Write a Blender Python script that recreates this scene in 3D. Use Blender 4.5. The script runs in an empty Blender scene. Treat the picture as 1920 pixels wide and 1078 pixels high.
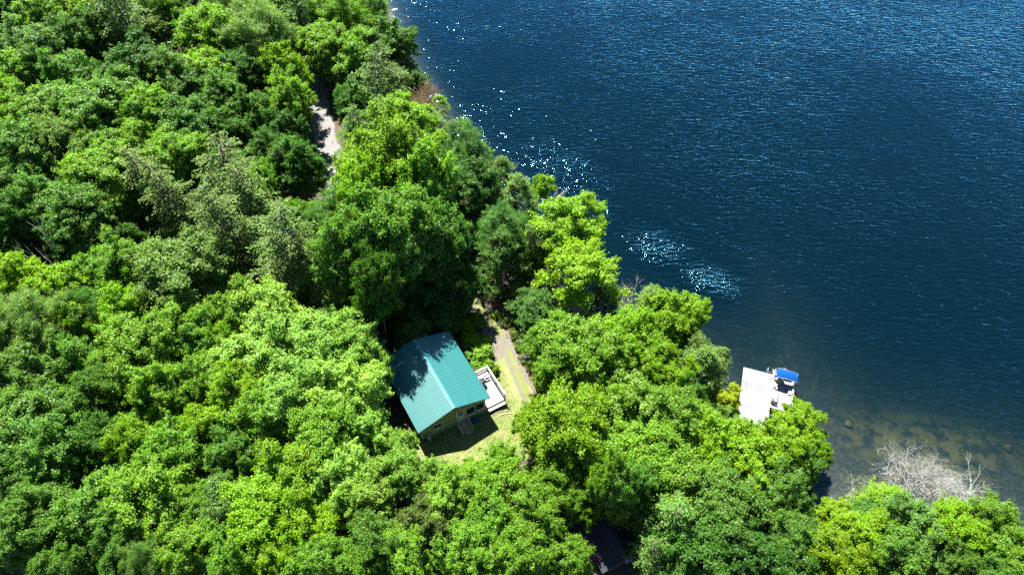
import bpy, math, random
import numpy as np
from mathutils import Vector, Matrix

R_ = math.radians
SC = bpy.context.scene
COL = SC.collection

# ------------------------------------------------------------------ camera
CAM_H = 61.0
cam_d = bpy.data.cameras.new('camera')
cam = bpy.data.objects.new('camera', cam_d)
COL.objects.link(cam)
cam.location = (0, 0, CAM_H)
cam.rotation_euler = (R_(90 - 50.65), 0, 0)
cam_d.sensor_fit = 'HORIZONTAL'
cam_d.sensor_width = 36.0
cam_d.lens = 36.0 * 1300.0 / 1920.0
cam_d.clip_start = 0.5
cam_d.clip_end = 3000
SC.camera = cam

# ------------------------------------------------------------------ sky, sun, exposure
SUN_EL, SUN_AZ = 59.0, -25.0          # azimuth measured from +Y towards +X
world = bpy.data.worlds.new('World')
SC.world = world
world.use_nodes = True
wn = world.node_tree
sky = wn.nodes.new('ShaderNodeTexSky')
sky.sky_type = 'NISHITA'
sky.sun_disc = False
sky.sun_elevation = R_(SUN_EL)
sky.sun_rotation = R_(SUN_AZ)
sky.altitude = 2500
sky.air_density = 0.5
sky.dust_density = 0.0
sky.ozone_density = 2.0
bg = wn.nodes['Background']
bg.inputs['Strength'].default_value = 0.11
wn.links.new(sky.outputs[0], bg.inputs[0])

sl = bpy.data.lights.new('sun', 'SUN')
sl.energy = 5.0
sl.angle = R_(0.53)
sl.color = (1.0, 0.955, 0.88)
sun = bpy.data.objects.new('sun', sl)
COL.objects.link(sun)
sdir = Vector((math.sin(R_(SUN_AZ)) * math.cos(R_(SUN_EL)), math.cos(R_(SUN_AZ)) * math.cos(R_(SUN_EL)), math.sin(R_(SUN_EL))))
sun.rotation_euler = sdir.to_track_quat('Z', 'Y').to_euler()
sun.location = (-20, 40, 90)

SC.view_settings.view_transform = 'Standard'
SC.view_settings.look = 'None'
SC.view_settings.exposure = 2.7
SC.view_settings.gamma = 1.0
SC.render.engine = 'CYCLES'
SC.cycles.use_denoising = False
SC.cycles.max_bounces = 6
SC.cycles.diffuse_bounces = 2
SC.cycles.glossy_bounces = 2
SC.cycles.transmission_bounces = 4
SC.cycles.transparent_max_bounces = 6
SC.cycles.caustics_reflective = False
SC.cycles.caustics_refractive = False

# ------------------------------------------------------------------ helpers
def tag(o, label=None, cat=None, group=None, kind=None):
    if label: o['label'] = label
    if cat: o['category'] = cat
    if group: o['group'] = group
    if kind: o['kind'] = kind
    return o

def empty(name, loc=(0, 0, 0), rz=0.0, parent=None):
    o = bpy.data.objects.new(name, None)
    o.empty_display_size = 0.3
    COL.objects.link(o)
    o.location = loc
    o.rotation_euler = (0, 0, rz)
    if parent: o.parent = parent
    return o

def link(name, me, parent=None, mat=None):
    o = bpy.data.objects.new(name, me)
    COL.objects.link(o)
    if mat is not None and not me.materials: me.materials.append(mat)
    if parent: o.parent = parent
    return o

class MB:
    """collects simple shapes into one mesh"""
    def __init__(s): s.v = []; s.f = []
    def add(s, vs, fs):
        b = len(s.v); s.v += [tuple(map(float, q)) for q in vs]; s.f += [tuple(b + i for i in f) for f in fs]; return s
    def box(s, c, d, rot=None, bev=0.0):
        hx, hy, hz = d[0] / 2, d[1] / 2, d[2] / 2
        if bev > 0:
            b = min(bev, hx * .9, hy * .9, hz * .9)
            vs = []
            for (zz, k) in ((-hz, b), (-hz + b, 0), (hz - b, 0), (hz, b)):
                vs += [(-hx + k, -hy + k, zz), (hx - k, -hy + k, zz), (hx - k, hy - k, zz), (-hx + k, hy - k, zz)]
            fs = [(3, 2, 1, 0), (12, 13, 14, 15)]
            for L in range(3):
                for i in range(4):
                    j = (i + 1) % 4
                    fs.append((L * 4 + i, L * 4 + j, L * 4 + 4 + j, L * 4 + 4 + i))
        else:
            vs = [(-hx, -hy, -hz), (hx, -hy, -hz), (hx, hy, -hz), (-hx, hy, -hz), (-hx, -hy, hz), (hx, -hy, hz), (hx, hy, hz), (-hx, hy, hz)]
            fs = [(3, 2, 1, 0), (4, 5, 6, 7), (0, 1, 5, 4), (1, 2, 6, 5), (2, 3, 7, 6), (3, 0, 4, 7)]
        M = Matrix.Translation(c) @ (rot.to_4x4() if rot is not None else Matrix.Identity(4))
        return s.add([M @ Vector(q) for q in vs], fs)
    def tube(s, pts, rad, n=6, cap=True):
        pts = [Vector(p) for p in pts]
        rads = rad if isinstance(rad, (list, tuple)) else [rad] * len(pts)
        vs = []; fs = []
        up = Vector((0, 0, 1))
        for i, p in enumerate(pts):
            t = (pts[min(i + 1, len(pts) - 1)] - pts[max(i - 1, 0)])
            if t.length < 1e-6: t = Vector((0, 0, 1))
            t.normalize()
            a = t.cross(up)
            if a.length < 0.1: a = t.cross(Vector((1, 0, 0)))
            a.normalize(); b = a.cross(t)
            for k in range(n):
                an = 2 * math.pi * k / n
                vs.append(p + (a * math.cos(an) + b * math.sin(an)) * rads[i])
        for i in range(len(pts) - 1):
            for k in range(n):
                k2 = (k + 1) % n
                fs.append((i * n + k, i * n + k2, (i + 1) * n + k2, (i + 1) * n + k))
        if cap:
            fs.append(tuple(range(n - 1, -1, -1)))
            fs.append(tuple((len(pts) - 1) * n + k for k in range(n)))
        return s.add(vs, fs)
    def prism(s, poly, z0, z1, axis='z'):
        n = len(poly)
        mk = {'z': lambda a, b, h: (a, b, h), 'y': lambda a, b, h: (a, h, b), 'x': lambda a, b, h: (h, a, b)}[axis]
        vs = [mk(a, b, z0) for a, b in poly] + [mk(a, b, z1) for a, b in poly]
        fs = [tuple(range(n - 1, -1, -1)), tuple(range(n, 2 * n))]
        for i in range(n):
            j = (i + 1) % n
            fs.append((i, j, n + j, n + i))
        return s.add(vs, fs)
    def mesh(s, name, mat=None, smooth=False):
        me = bpy.data.meshes.new(name)
        me.from_pydata(s.v, [], s.f)
        me.update()
        if smooth: me.polygons.foreach_set('use_smooth', [True] * len(me.polygons))
        if mat: me.materials.append(mat)
        return me
    def build(s, name, mat, parent=None, smooth=False):
        return link(name, s.mesh(name, mat, smooth), parent)

def quad_mesh(name, V, mat, attrs=None, smooth=False):
    """V: (N,4,3) array of quads -> mesh, with face float attributes"""
    n = len(V)
    me = bpy.data.meshes.new(name)
    me.vertices.add(n * 4)
    me.vertices.foreach_set('co', np.ascontiguousarray(V, dtype=np.float32).ravel())
    me.loops.add(n * 4)
    me.loops.foreach_set('vertex_index', np.arange(n * 4, dtype=np.int32))
    me.polygons.add(n)
    me.polygons.foreach_set('loop_start', np.arange(0, n * 4, 4, dtype=np.int32))
    for k, a in (attrs or {}).items():
        at = me.attributes.new(k, 'FLOAT', 'FACE')
        at.data.foreach_set('value', np.ascontiguousarray(a, dtype=np.float32))
    me.update()
    me.validate()
    if mat: me.materials.append(mat)
    return me

# ------------------------------------------------------------------ materials
def mat_new(name):
    m = bpy.data.materials.new(name)
    m.use_nodes = True
    return m, m.node_tree.nodes, m.node_tree.links, m.node_tree.nodes['Principled BSDF']

def ramp(nodes, stops):
    r = nodes.new('ShaderNodeValToRGB')
    el = r.color_ramp.elements
    while len(el) < len(stops): el.new(0.5)
    for e, (p, c) in zip(el, stops):
        e.position = p
        e.color = (c[0], c[1], c[2], 1)
    return r

def noise(nodes, links, vec, scale, detail=4, rough=0.55):
    n = nodes.new('ShaderNodeTexNoise')
    n.inputs['Scale'].default_value = scale
    n.inputs['Detail'].default_value = detail
    n.inputs['Roughness'].default_value = rough
    if vec is not None: links.new(vec, n.inputs['Vector'])
    return n

def mixc(nodes, links, fac, a, b, mode='MIX'):
    m = nodes.new('ShaderNodeMix')
    m.data_type = 'RGBA'; m.blend_type = mode
    for sock, val in ((m.inputs['Factor'], fac), (m.inputs['A'], a), (m.inputs['B'], b)):
        if isinstance(val, (int, float)): sock.default_value = val
        elif isinstance(val, tuple): sock.default_value = (*val, 1) if len(val) == 3 else val
        else: links.new(val, sock)
    return m.outputs['Result']

def mth(nodes, links, op, a, b=None, c=None, clamp=False):
    m = nodes.new('ShaderNodeMath')
    m.operation = op; m.use_clamp = clamp
    for i, val in enumerate((a, b, c)):
        if val is None: continue
        if isinstance(val, (int, float)): m.inputs[i].default_value = val
        else: links.new(val, m.inputs[i])
    return m.outputs[0]

def simple(name, col, rough=0.6, var=0.25, scale=6.0, metal=0.0, bump=0.0, bscale=40.0, spec=0.5, stretch=None):
    """base colour with uneven wear, optional fine relief"""
    m, N, L, P = mat_new(name)
    tc = N.new('ShaderNodeTexCoord')
    vec = tc.outputs['Object']
    if stretch:
        mp = N.new('ShaderNodeMapping'); mp.inputs['Scale'].default_value = stretch
        L.new(vec, mp.inputs['Vector']); vec = mp.outputs[0]
    n = noise(N, L, vec, scale, 5, 0.6)
    lo = tuple(c * (1 - var) for c in col); hi = tuple(min(1, c * (1 + var)) for c in col)
    r = ramp(N, [(0.3, lo), (0.7, hi)])
    L.new(n.outputs[0], r.inputs[0]); L.new(r.outputs[0], P.inputs['Base Color'])
    P.inputs['Roughness'].default_value = rough
    P.inputs['Metallic'].default_value = metal
    P.inputs['Specular IOR Level'].default_value = spec
    if bump > 0:
        b = N.new('ShaderNodeBump'); b.inputs['Strength'].default_value = bump; b.inputs['Distance'].default_value = 0.02
        n2 = noise(N, L, vec, bscale, 4)
        L.new(n2.outputs[0], b.inputs['Height']); L.new(b.outputs[0], P.inputs['Normal'])
    return m

def leaf_material(name, trans=0.4, tipcol=None, spec=0.22, rough=0.45):
    m, N, L, P = mat_new(name)
    oi = N.new('ShaderNodeObjectInfo')
    at = N.new('ShaderNodeAttribute'); at.attribute_name = 'leaf_var'
    dark = mixc(N, L, 1.0, oi.outputs['Color'], (0.62, 0.72, 0.8), 'MULTIPLY')
    light = mixc(N, L, 1.0, oi.outputs['Color'], (1.36, 1.25, 0.9), 'MULTIPLY')
    col = mixc(N, L, at.outputs['Fac'], dark, light)
    if tipcol:
        tp = N.new('ShaderNodeAttribute'); tp.attribute_name = 'tip'
        col = mixc(N, L, tp.outputs['Fac'], col, tipcol)
    L.new(col, P.inputs['Base Color'])
    P.inputs['Roughness'].default_value = rough
    P.inputs['Specular IOR Level'].default_value = spec
    tr = N.new('ShaderNodeBsdfTranslucent')
    tcol = mixc(N, L, 1.0, col, (1.35, 1.5, 0.45), 'MULTIPLY')
    L.new(tcol, tr.inputs['Color'])
    mx = N.new('ShaderNodeMixShader'); mx.inputs[0].default_value = trans
    out = N['Material Output']
    L.new(P.outputs[0], mx.inputs[1]); L.new(tr.outputs[0], mx.inputs[2]); L.new(mx.outputs[0], out.inputs['Surface'])
    return m

M = {}
M['leaf'] = leaf_material('broad_leaf', 0.55)
M['needle'] = leaf_material('conifer_needle', 0.28, tipcol=(0.092, 0.146, 0.028), spec=0.15, rough=0.6)
M['bark'] = simple('bark', (0.11, 0.09, 0.07), 0.9, 0.4, 3, bump=0.6, bscale=15)
M['birch_bark'] = simple('birch_bark', (0.3, 0.29, 0.27), 0.8, 0.4, 5)
M['dead_wood'] = simple('dead_wood', (0.26, 0.25, 0.245), 0.85, 0.3, 4)
M['red_twig'] = simple('red_twig', (0.22, 0.14, 0.10), 0.9, 0.4, 4)

# ------------------------------------------------------------------ terrain
SHORE = [(-80,400),(-48,220),(-31,150),(-22,115),(-15,93),(-9,79),(-3,69),(2,59),(7,50),(12,44.5),(16.5,41),(19.5,36.5),(22,32),(26,28),(27.6,25),(32,22.8),(38,21.5),(46,19.5),(60,15),(110,2),(400,-60)]
DK = [-300,-60,-30,-15,-6,-2,0,.8,4,10,18,26,40,80,140,600]
HK = [-14,-9,-5.5,-2.7,-1.0,-.4,-.08,.35,.9,1.4,2.0,2.8,4.4,9.5,17,40]

def sdist(x, y):
    """signed distance to the shoreline, positive inland"""
    x = np.asarray(x, float); y = np.asarray(y, float)
    best = np.full(x.shape, 1e9); sg = np.ones(x.shape)
    for (ax, ay), (bx, by) in zip(SHORE[:-1], SHORE[1:]):
        ex, ey = bx - ax, by - ay
        t = np.clip(((x - ax) * ex + (y - ay) * ey) / (ex * ex + ey * ey), 0, 1)
        dx = x - ax - t * ex; dy = y - ay - t * ey; d = np.hypot(dx, dy)
        m = d < best - 1e-9
        sg = np.where(m, np.where(ex * dy - ey * dx < 0, 1., -1.), sg)
        best = np.where(m, d, best)
    return best * sg

def wob(x, y):
    return (np.sin(x * .9 + 1.3 * np.sin(y * .31)) * np.cos(y * .77 + np.sin(x * .4)) * .5 + .5 * np.sin(x * 2.3 + y * 1.1) * np.sin(y * 1.9 - x * .7))

def hgt(x, y):
    x = np.asarray(x, float); y = np.asarray(y, float)
    d = sdist(x, y) + 0.45 * wob(x * .8, y * .8)
    d = np.where(d < 0, d * np.interp(x, [6, 20, 30], [2.2, 1.5, .62]), d)
    h = np.interp(d, DK, HK)
    return h + 0.06 * wob(x, y) * np.clip((d - 1) / 3, 0, 1) * np.clip(np.hypot(x + 7.3, y - 34) / 8 - .6, 0.1, 1)

def gz(x, y): return float(hgt(x, y))

def axis(lo, hi, step, far):
    a = list(np.arange(lo, hi + .01, step))
    s = step
    while a[-1] < far: s *= 1.35; a.append(a[-1] + s)
    s = step
    while a[0] > -far: s *= 1.35; a.insert(0, a[0] - s)
    return np.array(a)

def sheet(name, xs, ys, zf, mat):
    X, Y = np.meshgrid(xs, ys)
    Z = zf(X, Y)
    nx, ny = len(xs), len(ys)
    i = np.arange(nx * ny).reshape(ny, nx)
    F = np.stack([i[:-1, :-1], i[:-1, 1:], i[1:, 1:], i[1:, :-1]], -1).reshape(-1, 4)
    me = bpy.data.meshes.new(name)
    V = np.stack([X, Y, Z], -1).reshape(-1, 3)
    me.vertices.add(len(V)); me.vertices.foreach_set('co', V.astype(np.float32).ravel())
    me.loops.add(F.size); me.loops.foreach_set('vertex_index', F.astype(np.int32).ravel())
    me.polygons.add(len(F)); me.polygons.foreach_set('loop_start', np.arange(0, F.size, 4, dtype=np.int32))
    me.polygons.foreach_set('use_smooth', np.ones(len(F), bool))
    me.update(); me.validate()
    me.materials.append(mat)
    return me

def ground_mat():
    m, N, L, P = mat_new('forest_floor_and_lake_bed')
    g = N.new('ShaderNodeNewGeometry')
    sx = N.new('ShaderNodeSeparateXYZ'); L.new(g.outputs['Position'], sx.inputs[0])
    pos = g.outputs['Position']
    n1 = noise(N, L, pos, 0.8, 6, 0.65); n2 = noise(N, L, pos, 6.0, 5, 0.7); n3 = noise(N, L, pos, 0.28, 3, 0.6)
    litter = ramp(N, [(0.3, (0.016, 0.012, 0.007)), (0.5, (0.035, 0.023, 0.013)), (0.7, (0.024, 0.032, 0.010))])
    L.new(n1.outputs[0], litter.inputs[0])
    litter2 = mixc(N, L, n2.outputs[0], litter.outputs[0], (0.05, 0.034, 0.02))
    vor = N.new('ShaderNodeTexVoronoi'); vor.inputs['Scale'].default_value = 3.2; L.new(pos, vor.inputs['Vector'])
    peb = ramp(N, [(0.0, (0.036, 0.031, 0.026)), (0.5, (0.02, 0.018, 0.015)), (1.0, (0.066, 0.057, 0.046))])
    L.new(vor.outputs['Color'], peb.inputs[0])
    # sandy, weed-covered shoal in the bay
    mp = N.new('ShaderNodeMapping'); mp.vector_type = 'TEXTURE'
    mp.inputs['Location'].default_value = (40.5, 31.3, 0); mp.inputs['Rotation'].default_value = (0, 0, R_(-8)); mp.inputs['Scale'].default_value = (12, 4.6, 50)
    L.new(pos, mp.inputs['Vector'])
    gr = N.new('ShaderNodeTexGradient'); gr.gradient_type = 'SPHERICAL'; L.new(mp.outputs[0], gr.inputs['Vector'])
    sh = mth(N, L, 'MULTIPLY', gr.outputs['Fac'], mth(N, L, 'MULTIPLY_ADD', n1.outputs[0], 7.0, -2.9, clamp=True))
    sh = mth(N, L, 'MULTIPLY', sh, 1.5, clamp=True)
    bed = mixc(N, L, sh, peb.outputs[0], (0.15, 0.105, 0.042))
    wet = mth(N, L, 'MULTIPLY_ADD', sx.outputs['Z'], -3.0, 1.3, clamp=True)
    col = mixc(N, L, wet, litter2, bed)
    L.new(col, P.inputs['Base Color'])
    P.inputs['Roughness'].default_value = 0.95
    b = N.new('ShaderNodeBump'); b.inputs['Strength'].default_value = 0.8; b.inputs['Distance'].default_value = 0.1
    L.new(n2.outputs[0], b.inputs['Height']); L.new(b.outputs[0], P.inputs['Normal'])
    return m

xs = axis(-90, 70, 0.8, 700); ys = axis(5, 125, 0.8, 700)
ground = link('ground', sheet('ground', xs, ys, lambda X, Y: hgt(X, Y), ground_mat()))
tag(ground, 'brown forest floor sloping down to the gravelly lake bed', kind='structure')

# ------------------------------------------------------------------ lake
def water_mat():
    m, N, L, P = mat_new('lake_water')
    N.remove(P)
    out = N['Material Output']
    g = N.new('ShaderNodeNewGeometry'); pos = g.outputs['Position']
    # wind ruffles: broad areas where the ripples are steeper
    big = noise(N, L, pos, 0.045, 3, 0.5)
    patch = None
    for (cx, cy, rx, ry, rot) in ((17.6, 56.0, 5.2, 3.4, -35), (22.9, 51.0, 4.8, 3.0, -35), (7.3, 70.5, 9.0, 4.6, -40)):
        mp = N.new('ShaderNodeMapping'); mp.vector_type = 'TEXTURE'
        mp.inputs['Location'].default_value = (cx, cy, 0); mp.inputs['Rotation'].default_value = (0, 0, R_(rot)); mp.inputs['Scale'].default_value = (rx, ry, 5)
        L.new(pos, mp.inputs['Vector'])
        gr = N.new('ShaderNodeTexGradient'); gr.gradient_type = 'SPHERICAL'; L.new(mp.outputs[0], gr.inputs['Vector'])
        v = mth(N, L, 'MULTIPLY', gr.outputs['Fac'], 0.3 if rx > 8 else 1.15, clamp=True)
        patch = v if patch is None else mth(N, L, 'MAXIMUM', patch, v)
    mp = N.new('ShaderNodeMapping'); mp.inputs['Rotation'].default_value = (0, 0, R_(14)); mp.inputs['Scale'].default_value = (0.45, 1.25, 1)
    L.new(pos, mp.inputs['Vector'])
    dist = noise(N, L, pos, 0.35, 2, 0.5)
    warp = N.new('ShaderNodeVectorMath'); warp.operation = 'MULTIPLY_ADD'
    L.new(dist.outputs['Color'], warp.inputs[0]); warp.inputs[1].default_value = (1.2, 1.2, 0); L.new(mp.outputs[0], warp.inputs[2])
    w1 = noise(N, L, warp.outputs[0], 1.75, 2, 0.5)
    w2 = noise(N, L, warp.outputs[0], 4.6, 2, 0.5)
    hsum = mth(N, L, 'MULTIPLY_ADD', w2.outputs[0], 0.30, w1.outputs[0])
    amp = mth(N, L, 'MULTIPLY_ADD', big.outputs[0], 1.1, 0.20)
    # calmer water in the lee of the far wooded shore
    mpl = N.new('ShaderNodeMapping'); mpl.vector_type = 'TEXTURE'
    mpl.inputs['Location'].default_value = (-10, 100, 0); mpl.inputs['Scale'].default_value = (26, 34, 50)
    L.new(pos, mpl.inputs['Vector'])
    grl = N.new('ShaderNodeTexGradient'); grl.gradient_type = 'SPHERICAL'; L.new(mpl.outputs[0], grl.inputs['Vector'])
    amp = mth(N, L, 'MULTIPLY_ADD', mth(N, L, 'MULTIPLY', grl.outputs['Fac'], 2.0, clamp=True), -0.25, amp)
    amp2 = mth(N, L, 'MULTIPLY_ADD', patch, 1.5, amp)
    hh = mth(N, L, 'MULTIPLY', hsum, amp2)
    b = N.new('ShaderNodeBump'); b.inputs['Strength'].default_value = 1.0; b.inputs['Distance'].default_value = 0.175
    L.new(hh, b.inputs['Height'])
    gl = N.new('ShaderNodeBsdfGlossy'); gl.distribution = 'BECKMANN'; gl.inputs['Color'].default_value = (0.36, 0.85, 1.0, 1); gl.inputs['Roughness'].default_value = 0.12
    L.new(b.outputs[0], gl.inputs['Normal'])
    tr = N.new('ShaderNodeBsdfTransparent'); tr.inputs[0].default_value = (0.80, 0.86, 0.86, 1)
    df = N.new('ShaderNodeBsdfDiffuse'); df.inputs[0].default_value = (0.0, 0.0022, 0.0030, 1)
    L.new(b.outputs[0], df.inputs['Normal'])
    body = N.new('ShaderNodeAddShader'); L.new(tr.outputs[0], body.inputs[0]); L.new(df.outputs[0], body.inputs[1])
    fr = N.new('ShaderNodeFresnel'); fr.inputs['IOR'].default_value = 1.33; L.new(b.outputs[0], fr.inputs['Normal'])
    mx = N.new('ShaderNodeMixShader')
    L.new(fr.outputs[0], mx.inputs[0]); L.new(body.outputs[0], mx.inputs[1]); L.new(gl.outputs[0], mx.inputs[2])
    L.new(mx.outputs[0], out.inputs['Surface'])
    va = N.new('ShaderNodeVolumeAbsorption'); va.inputs['Color'].default_value = (0.42, 0.50, 0.46, 1); va.inputs['Density'].default_value = 1.3
    L.new(va.outputs[0], out.inputs['Volume'])
    return m

wb = MB().box((0, 0, -40), (1600, 1600, 80))
lake = wb.build('lake_water', water_mat())
tag(lake, 'deep blue rippled lake water with sun glints', kind='structure')

# ------------------------------------------------------------------ foliage generators
def unit(a): return a / np.maximum(np.linalg.norm(a, axis=-1, keepdims=True), 1e-9)

def sph(rng, n): return unit(rng.normal(size=(n, 3)))

def leaf_quads(rng, P, Nn, ln, wd, D=None):
    """rhombic leaves with a slight fold; P centres, Nn normals, D optional leaf direction"""
    n = len(P)
    if D is None: D = rng.normal(size=(n, 3))
    T = unit(D - Nn * np.sum(D * Nn, 1, keepdims=True))
    Bn = np.cross(Nn, T)
    l = ln[:, None] / 2; w = wd[:, None] / 2
    fold = Nn * w * 0.35
    return np.stack([P - T * l, P + Bn * w + fold, P + T * l - Nn * l * .15, P - Bn * w + fold], 1)

def puff_leaves(rng, C, RB, cc, ntw, nleaf, rs, leaf, flat=0.6, up=0.5, aspect=0.72, nst=4):
    """every bough is a star of leafy sprays: leaves gathered along short twigs that point outward"""
    nb = len(C)
    d = sph(rng, nb * ntw).reshape(nb, ntw, 3)
    outw = unit(C - cc)[:, None, :]
    d = unit(d * .9 + 0.6 * outw + np.array([0, 0, 0.32]))
    t = np.linspace(.25, 1.3, nst)[None, None, :, None] + rng.uniform(-.12, .12, (nb, ntw, nst, 1))
    tw = rng.uniform(.7, 1.2, (nb, ntw, 1, 1))
    S = C[:, None, None, :] + d[:, :, None, :] * (RB[:, None, None, None] * t * tw) * np.array([1, 1, flat])
    S = S + rng.normal(size=S.shape) * .10 - np.array([0, 0, 1]) * (t ** 2) * .07 * RB[:, None, None, None]
    S = S.reshape(-1, 3); ns = len(S)
    dS = np.repeat(d.reshape(-1, 3), nst, 0)
    tt = np.broadcast_to(t, (nb, ntw, nst, 1)).reshape(-1)
    sv = np.repeat(rng.uniform(0, 1, nb * ntw), nst) * .6 + .4 * rng.uniform(0, 1, ns)
    RS = rng.uniform(rs[0], rs[1], ns) * (1.2 - .5 * tt)
    e = rng.normal(size=(ns, nleaf, 3)) * .58
    P = S[:, None, :] + e * RS[:, None, None] * np.array([1, 1, .6]) + dS[:, None, :] * (rng.normal(size=(ns, nleaf, 1)) * .45 * RS[:, None, None])
    P = P.reshape(-1, 3)
    n = len(P)
    Nn = unit(.4 * e.reshape(-1, 3) + .3 * unit(P - cc) + np.array([0, 0, up]) + .46 * rng.normal(size=(n, 3)))
    ln = rng.uniform(leaf * .6, leaf * 1.35, n)
    D = np.repeat(dS, nleaf, 0) + .8 * rng.normal(size=(n, 3))
    V = leaf_quads(rng, P, Nn, ln, ln * aspect, D)
    var = np.clip(.6 * np.repeat(sv, nleaf) + .5 * rng.uniform(0, 1, n) - .05, 0, 1)
    return V, var

def limbs(mb, rng, base, H, tr, targets, n=6, lean=.04):
    """trunk with limbs running out to the boughs"""
    top = Vector((rng.normal() * lean * H, rng.normal() * lean * H, H))
    pts = []; rad = []
    for i in range(7):
        t = i / 6
        pts.append(Vector((top.x * t * t + rng.normal() * .06, top.y * t * t + rng.normal() * .06, -0.5 + (H + .5) * t)))
        rad.append(tr * (1.25 - t * 1.1) if i else tr * 1.5)
    mb.tube(pts, rad, n)
    for c in targets:
        c = Vector(c)
        z0 = min(max(c.z - (Vector((c.x, c.y, 0)).length) * rng.uniform(.5, .9), H * .22), H * .9)
        t = (z0 + .5) / (H + .5)
        s = Vector((top.x * t * t, top.y * t * t, z0))
        m = s.lerp(c, .5) + Vector((0, 0, -.12 * (c - s).length * rng.uniform(-.4, 1)))
        r0 = tr * (1.15 - t) * .55
        mb.tube([s, m, c], [max(r0, .035), max(r0 * .6, .025), .015], 5, cap=False)

def broad_proto(seed, R, H, cz, hs, nb, nsub, nleaf, rb, rs, leaf, tr, bark, lob=.2, zlo=-.75, flat=.6, up=.62, aspect=.72):
    rng = np.random.default_rng(seed)
    ga = math.pi * (3 - 5 ** .5)
    k = np.arange(nb)
    z = zlo + (1 - zlo) * (k + .5) / nb
    az = k * ga + rng.normal(size=nb) * .3
    rr = np.sqrt(np.clip(1 - z * z, 0, 1))
    ph = rng.uniform(0, 6.28, 3)
    lobe = 1 + lob * np.sin(2 * az + ph[0]) * .6 + lob * np.sin(3 * az + ph[1] + z * 2) * .7 + lob * .5 * np.sin(5 * az + ph[2])
    fac = rng.uniform(.52, .80, nb) * lobe
    inner = rng.random(nb) < .12
    fac[inner] *= .55
    C = np.stack([rr * np.cos(az) * R * fac, rr * np.sin(az) * R * fac, cz + z * hs * fac * rng.uniform(.9, 1.12, nb)], 1)
    cc = np.array([0, 0, cz - hs * .35])
    RB = rng.uniform(rb[0], rb[1], nb)
    V, var = puff_leaves(rng, C, RB, cc, nsub, nleaf, rs, leaf, flat, up, aspect)
    crown = quad_mesh('crown', V, M['leaf'], {'leaf_var': var})
    mb = MB()
    limbs(mb, rng, None, cz + hs * .35, tr, C[rng.permutation(nb)[:16]])
    trunk = mb.mesh('trunk', bark)
    return trunk, crown, R, H

def conifer_proto(seed, R, H, nwh, droop=.2, pw=.62):
    rng = np.random.default_rng(seed)
    P = []; Nn = []; D = []; tip = []; ln = []
    mb = MB()
    lx, ly = rng.normal() * .03, rng.normal() * .03
    axis_at = lambda z: np.array([lx * z * z / H * 1.5, ly * z * z / H * 1.5, z])
    mb.tube([Vector(axis_at(H * t)) - Vector((0, 0, .5 if t == 0 else 0)) for t in (0, .15, .35, .6, .85, 1)], [.24, .2, .16, .1, .05, .012], 6)
    z = H * .12; az = 0
    while z < H * .99:
        q = z / H
        for b in range(6 if q < .85 else 4):
            az += 2.39996 + rng.normal() * .5
            Lb = (R * (1 - q) ** pw + .15) * rng.uniform(.45, 1.15)
            d = np.array([math.cos(az), math.sin(az), 0.]); sd = np.array([-d[1], d[0], 0.])
            zb = z + rng.uniform(-.2, .2)
            rise = rng.uniform(.0, .3) + (.35 if q > .8 else 0)
            nt = max(4, int(Lb * 5.4))
            path = lambda t: axis_at(zb) + d * Lb * t + np.array([0, 0, Lb * (rise * t - (droop + rise * .8) * t * t)])
            mb.tube([Vector(path(0)), Vector(path(.5)), Vector(path(.95))], [.03 + .012 * Lb, .02, .006], 3, cap=False)
            bt = rng.uniform(.4, 1.2)
            for i in range(nt):
                t = .15 + .88 * (i + rng.random()) / nt
                p0 = path(min(t, 1.04))
                for sg in (-1, 1):
                    tl = (.34 * Lb * (1 - t) + .30) * rng.uniform(.5, 1.3)
                    td = unit(d * .8 + sd * sg * rng.uniform(.35, 1.0) + np.array([0, 0, -.1 - .3 * t]))
                    ms = max(2, int(tl / .13))
                    for j in range(ms):
                        u = (j + .6) / ms
                        P.append(p0 + td * tl * u + np.array([0, 0, -.3 * tl * u * u]) + rng.normal(size=3) * .06)
                        D.append(td + rng.normal(size=3) * .45)
                        Nn.append(np.array([0, 0, 1.]) + d * .2 + rng.normal(size=3) * .5)
                        tip.append(max(0, t * .7 + u * .55 - .5) * bt)
                        ln.append(rng.uniform(.16, .34))
        z += H / nwh * (1.15 - .5 * q)
    P = np.array(P); Nn = unit(np.array(Nn)); D = np.array(D); ln = np.array(ln)
    V = leaf_quads(rng, P, Nn, ln, ln * .45, D)
    crown = quad_mesh('crown', V, M['needle'], {'leaf_var': rng.uniform(0, 1, len(P)), 'tip': np.clip(np.array(tip), 0, 1)})
    return mb.mesh('trunk', M['bark']), crown, R, H

def cedar_proto(seed, R, H, nb=60):
    rng = np.random.default_rng(seed)
    k = np.arange(nb); q = (k + .5) / nb
    az = k * 2.39996 + rng.normal(size=nb) * .4
    prof = np.interp(q, [0, .2, .55, .85, 1], [.75, 1, .8, .38, .05])
    rr = R * prof * rng.uniform(.55, .98, nb)
    C = np.stack([rr * np.cos(az), rr * np.sin(az), H * (.08 + .9 * q)], 1)
    RB = (.28 + .42 * prof) * R / 2.2 * rng.uniform(.8, 1.3, nb)
    cc = np.array([0, 0, H * .35])
    V, var = puff_leaves(rng, C, RB, cc, 6, 22, (.16, .34), .135, flat=1.15, up=.25, aspect=.42)
    crown = quad_mesh('crown', V, M['needle'], {'leaf_var': var, 'tip': np.clip(var * .5 - .1, 0, 1)})
    mb = MB(); limbs(mb, rng, None, H * .95, .13, C[rng.permutation(nb)[:14]])
    return mb.mesh('trunk', M['bark']), crown, R, H

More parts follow.
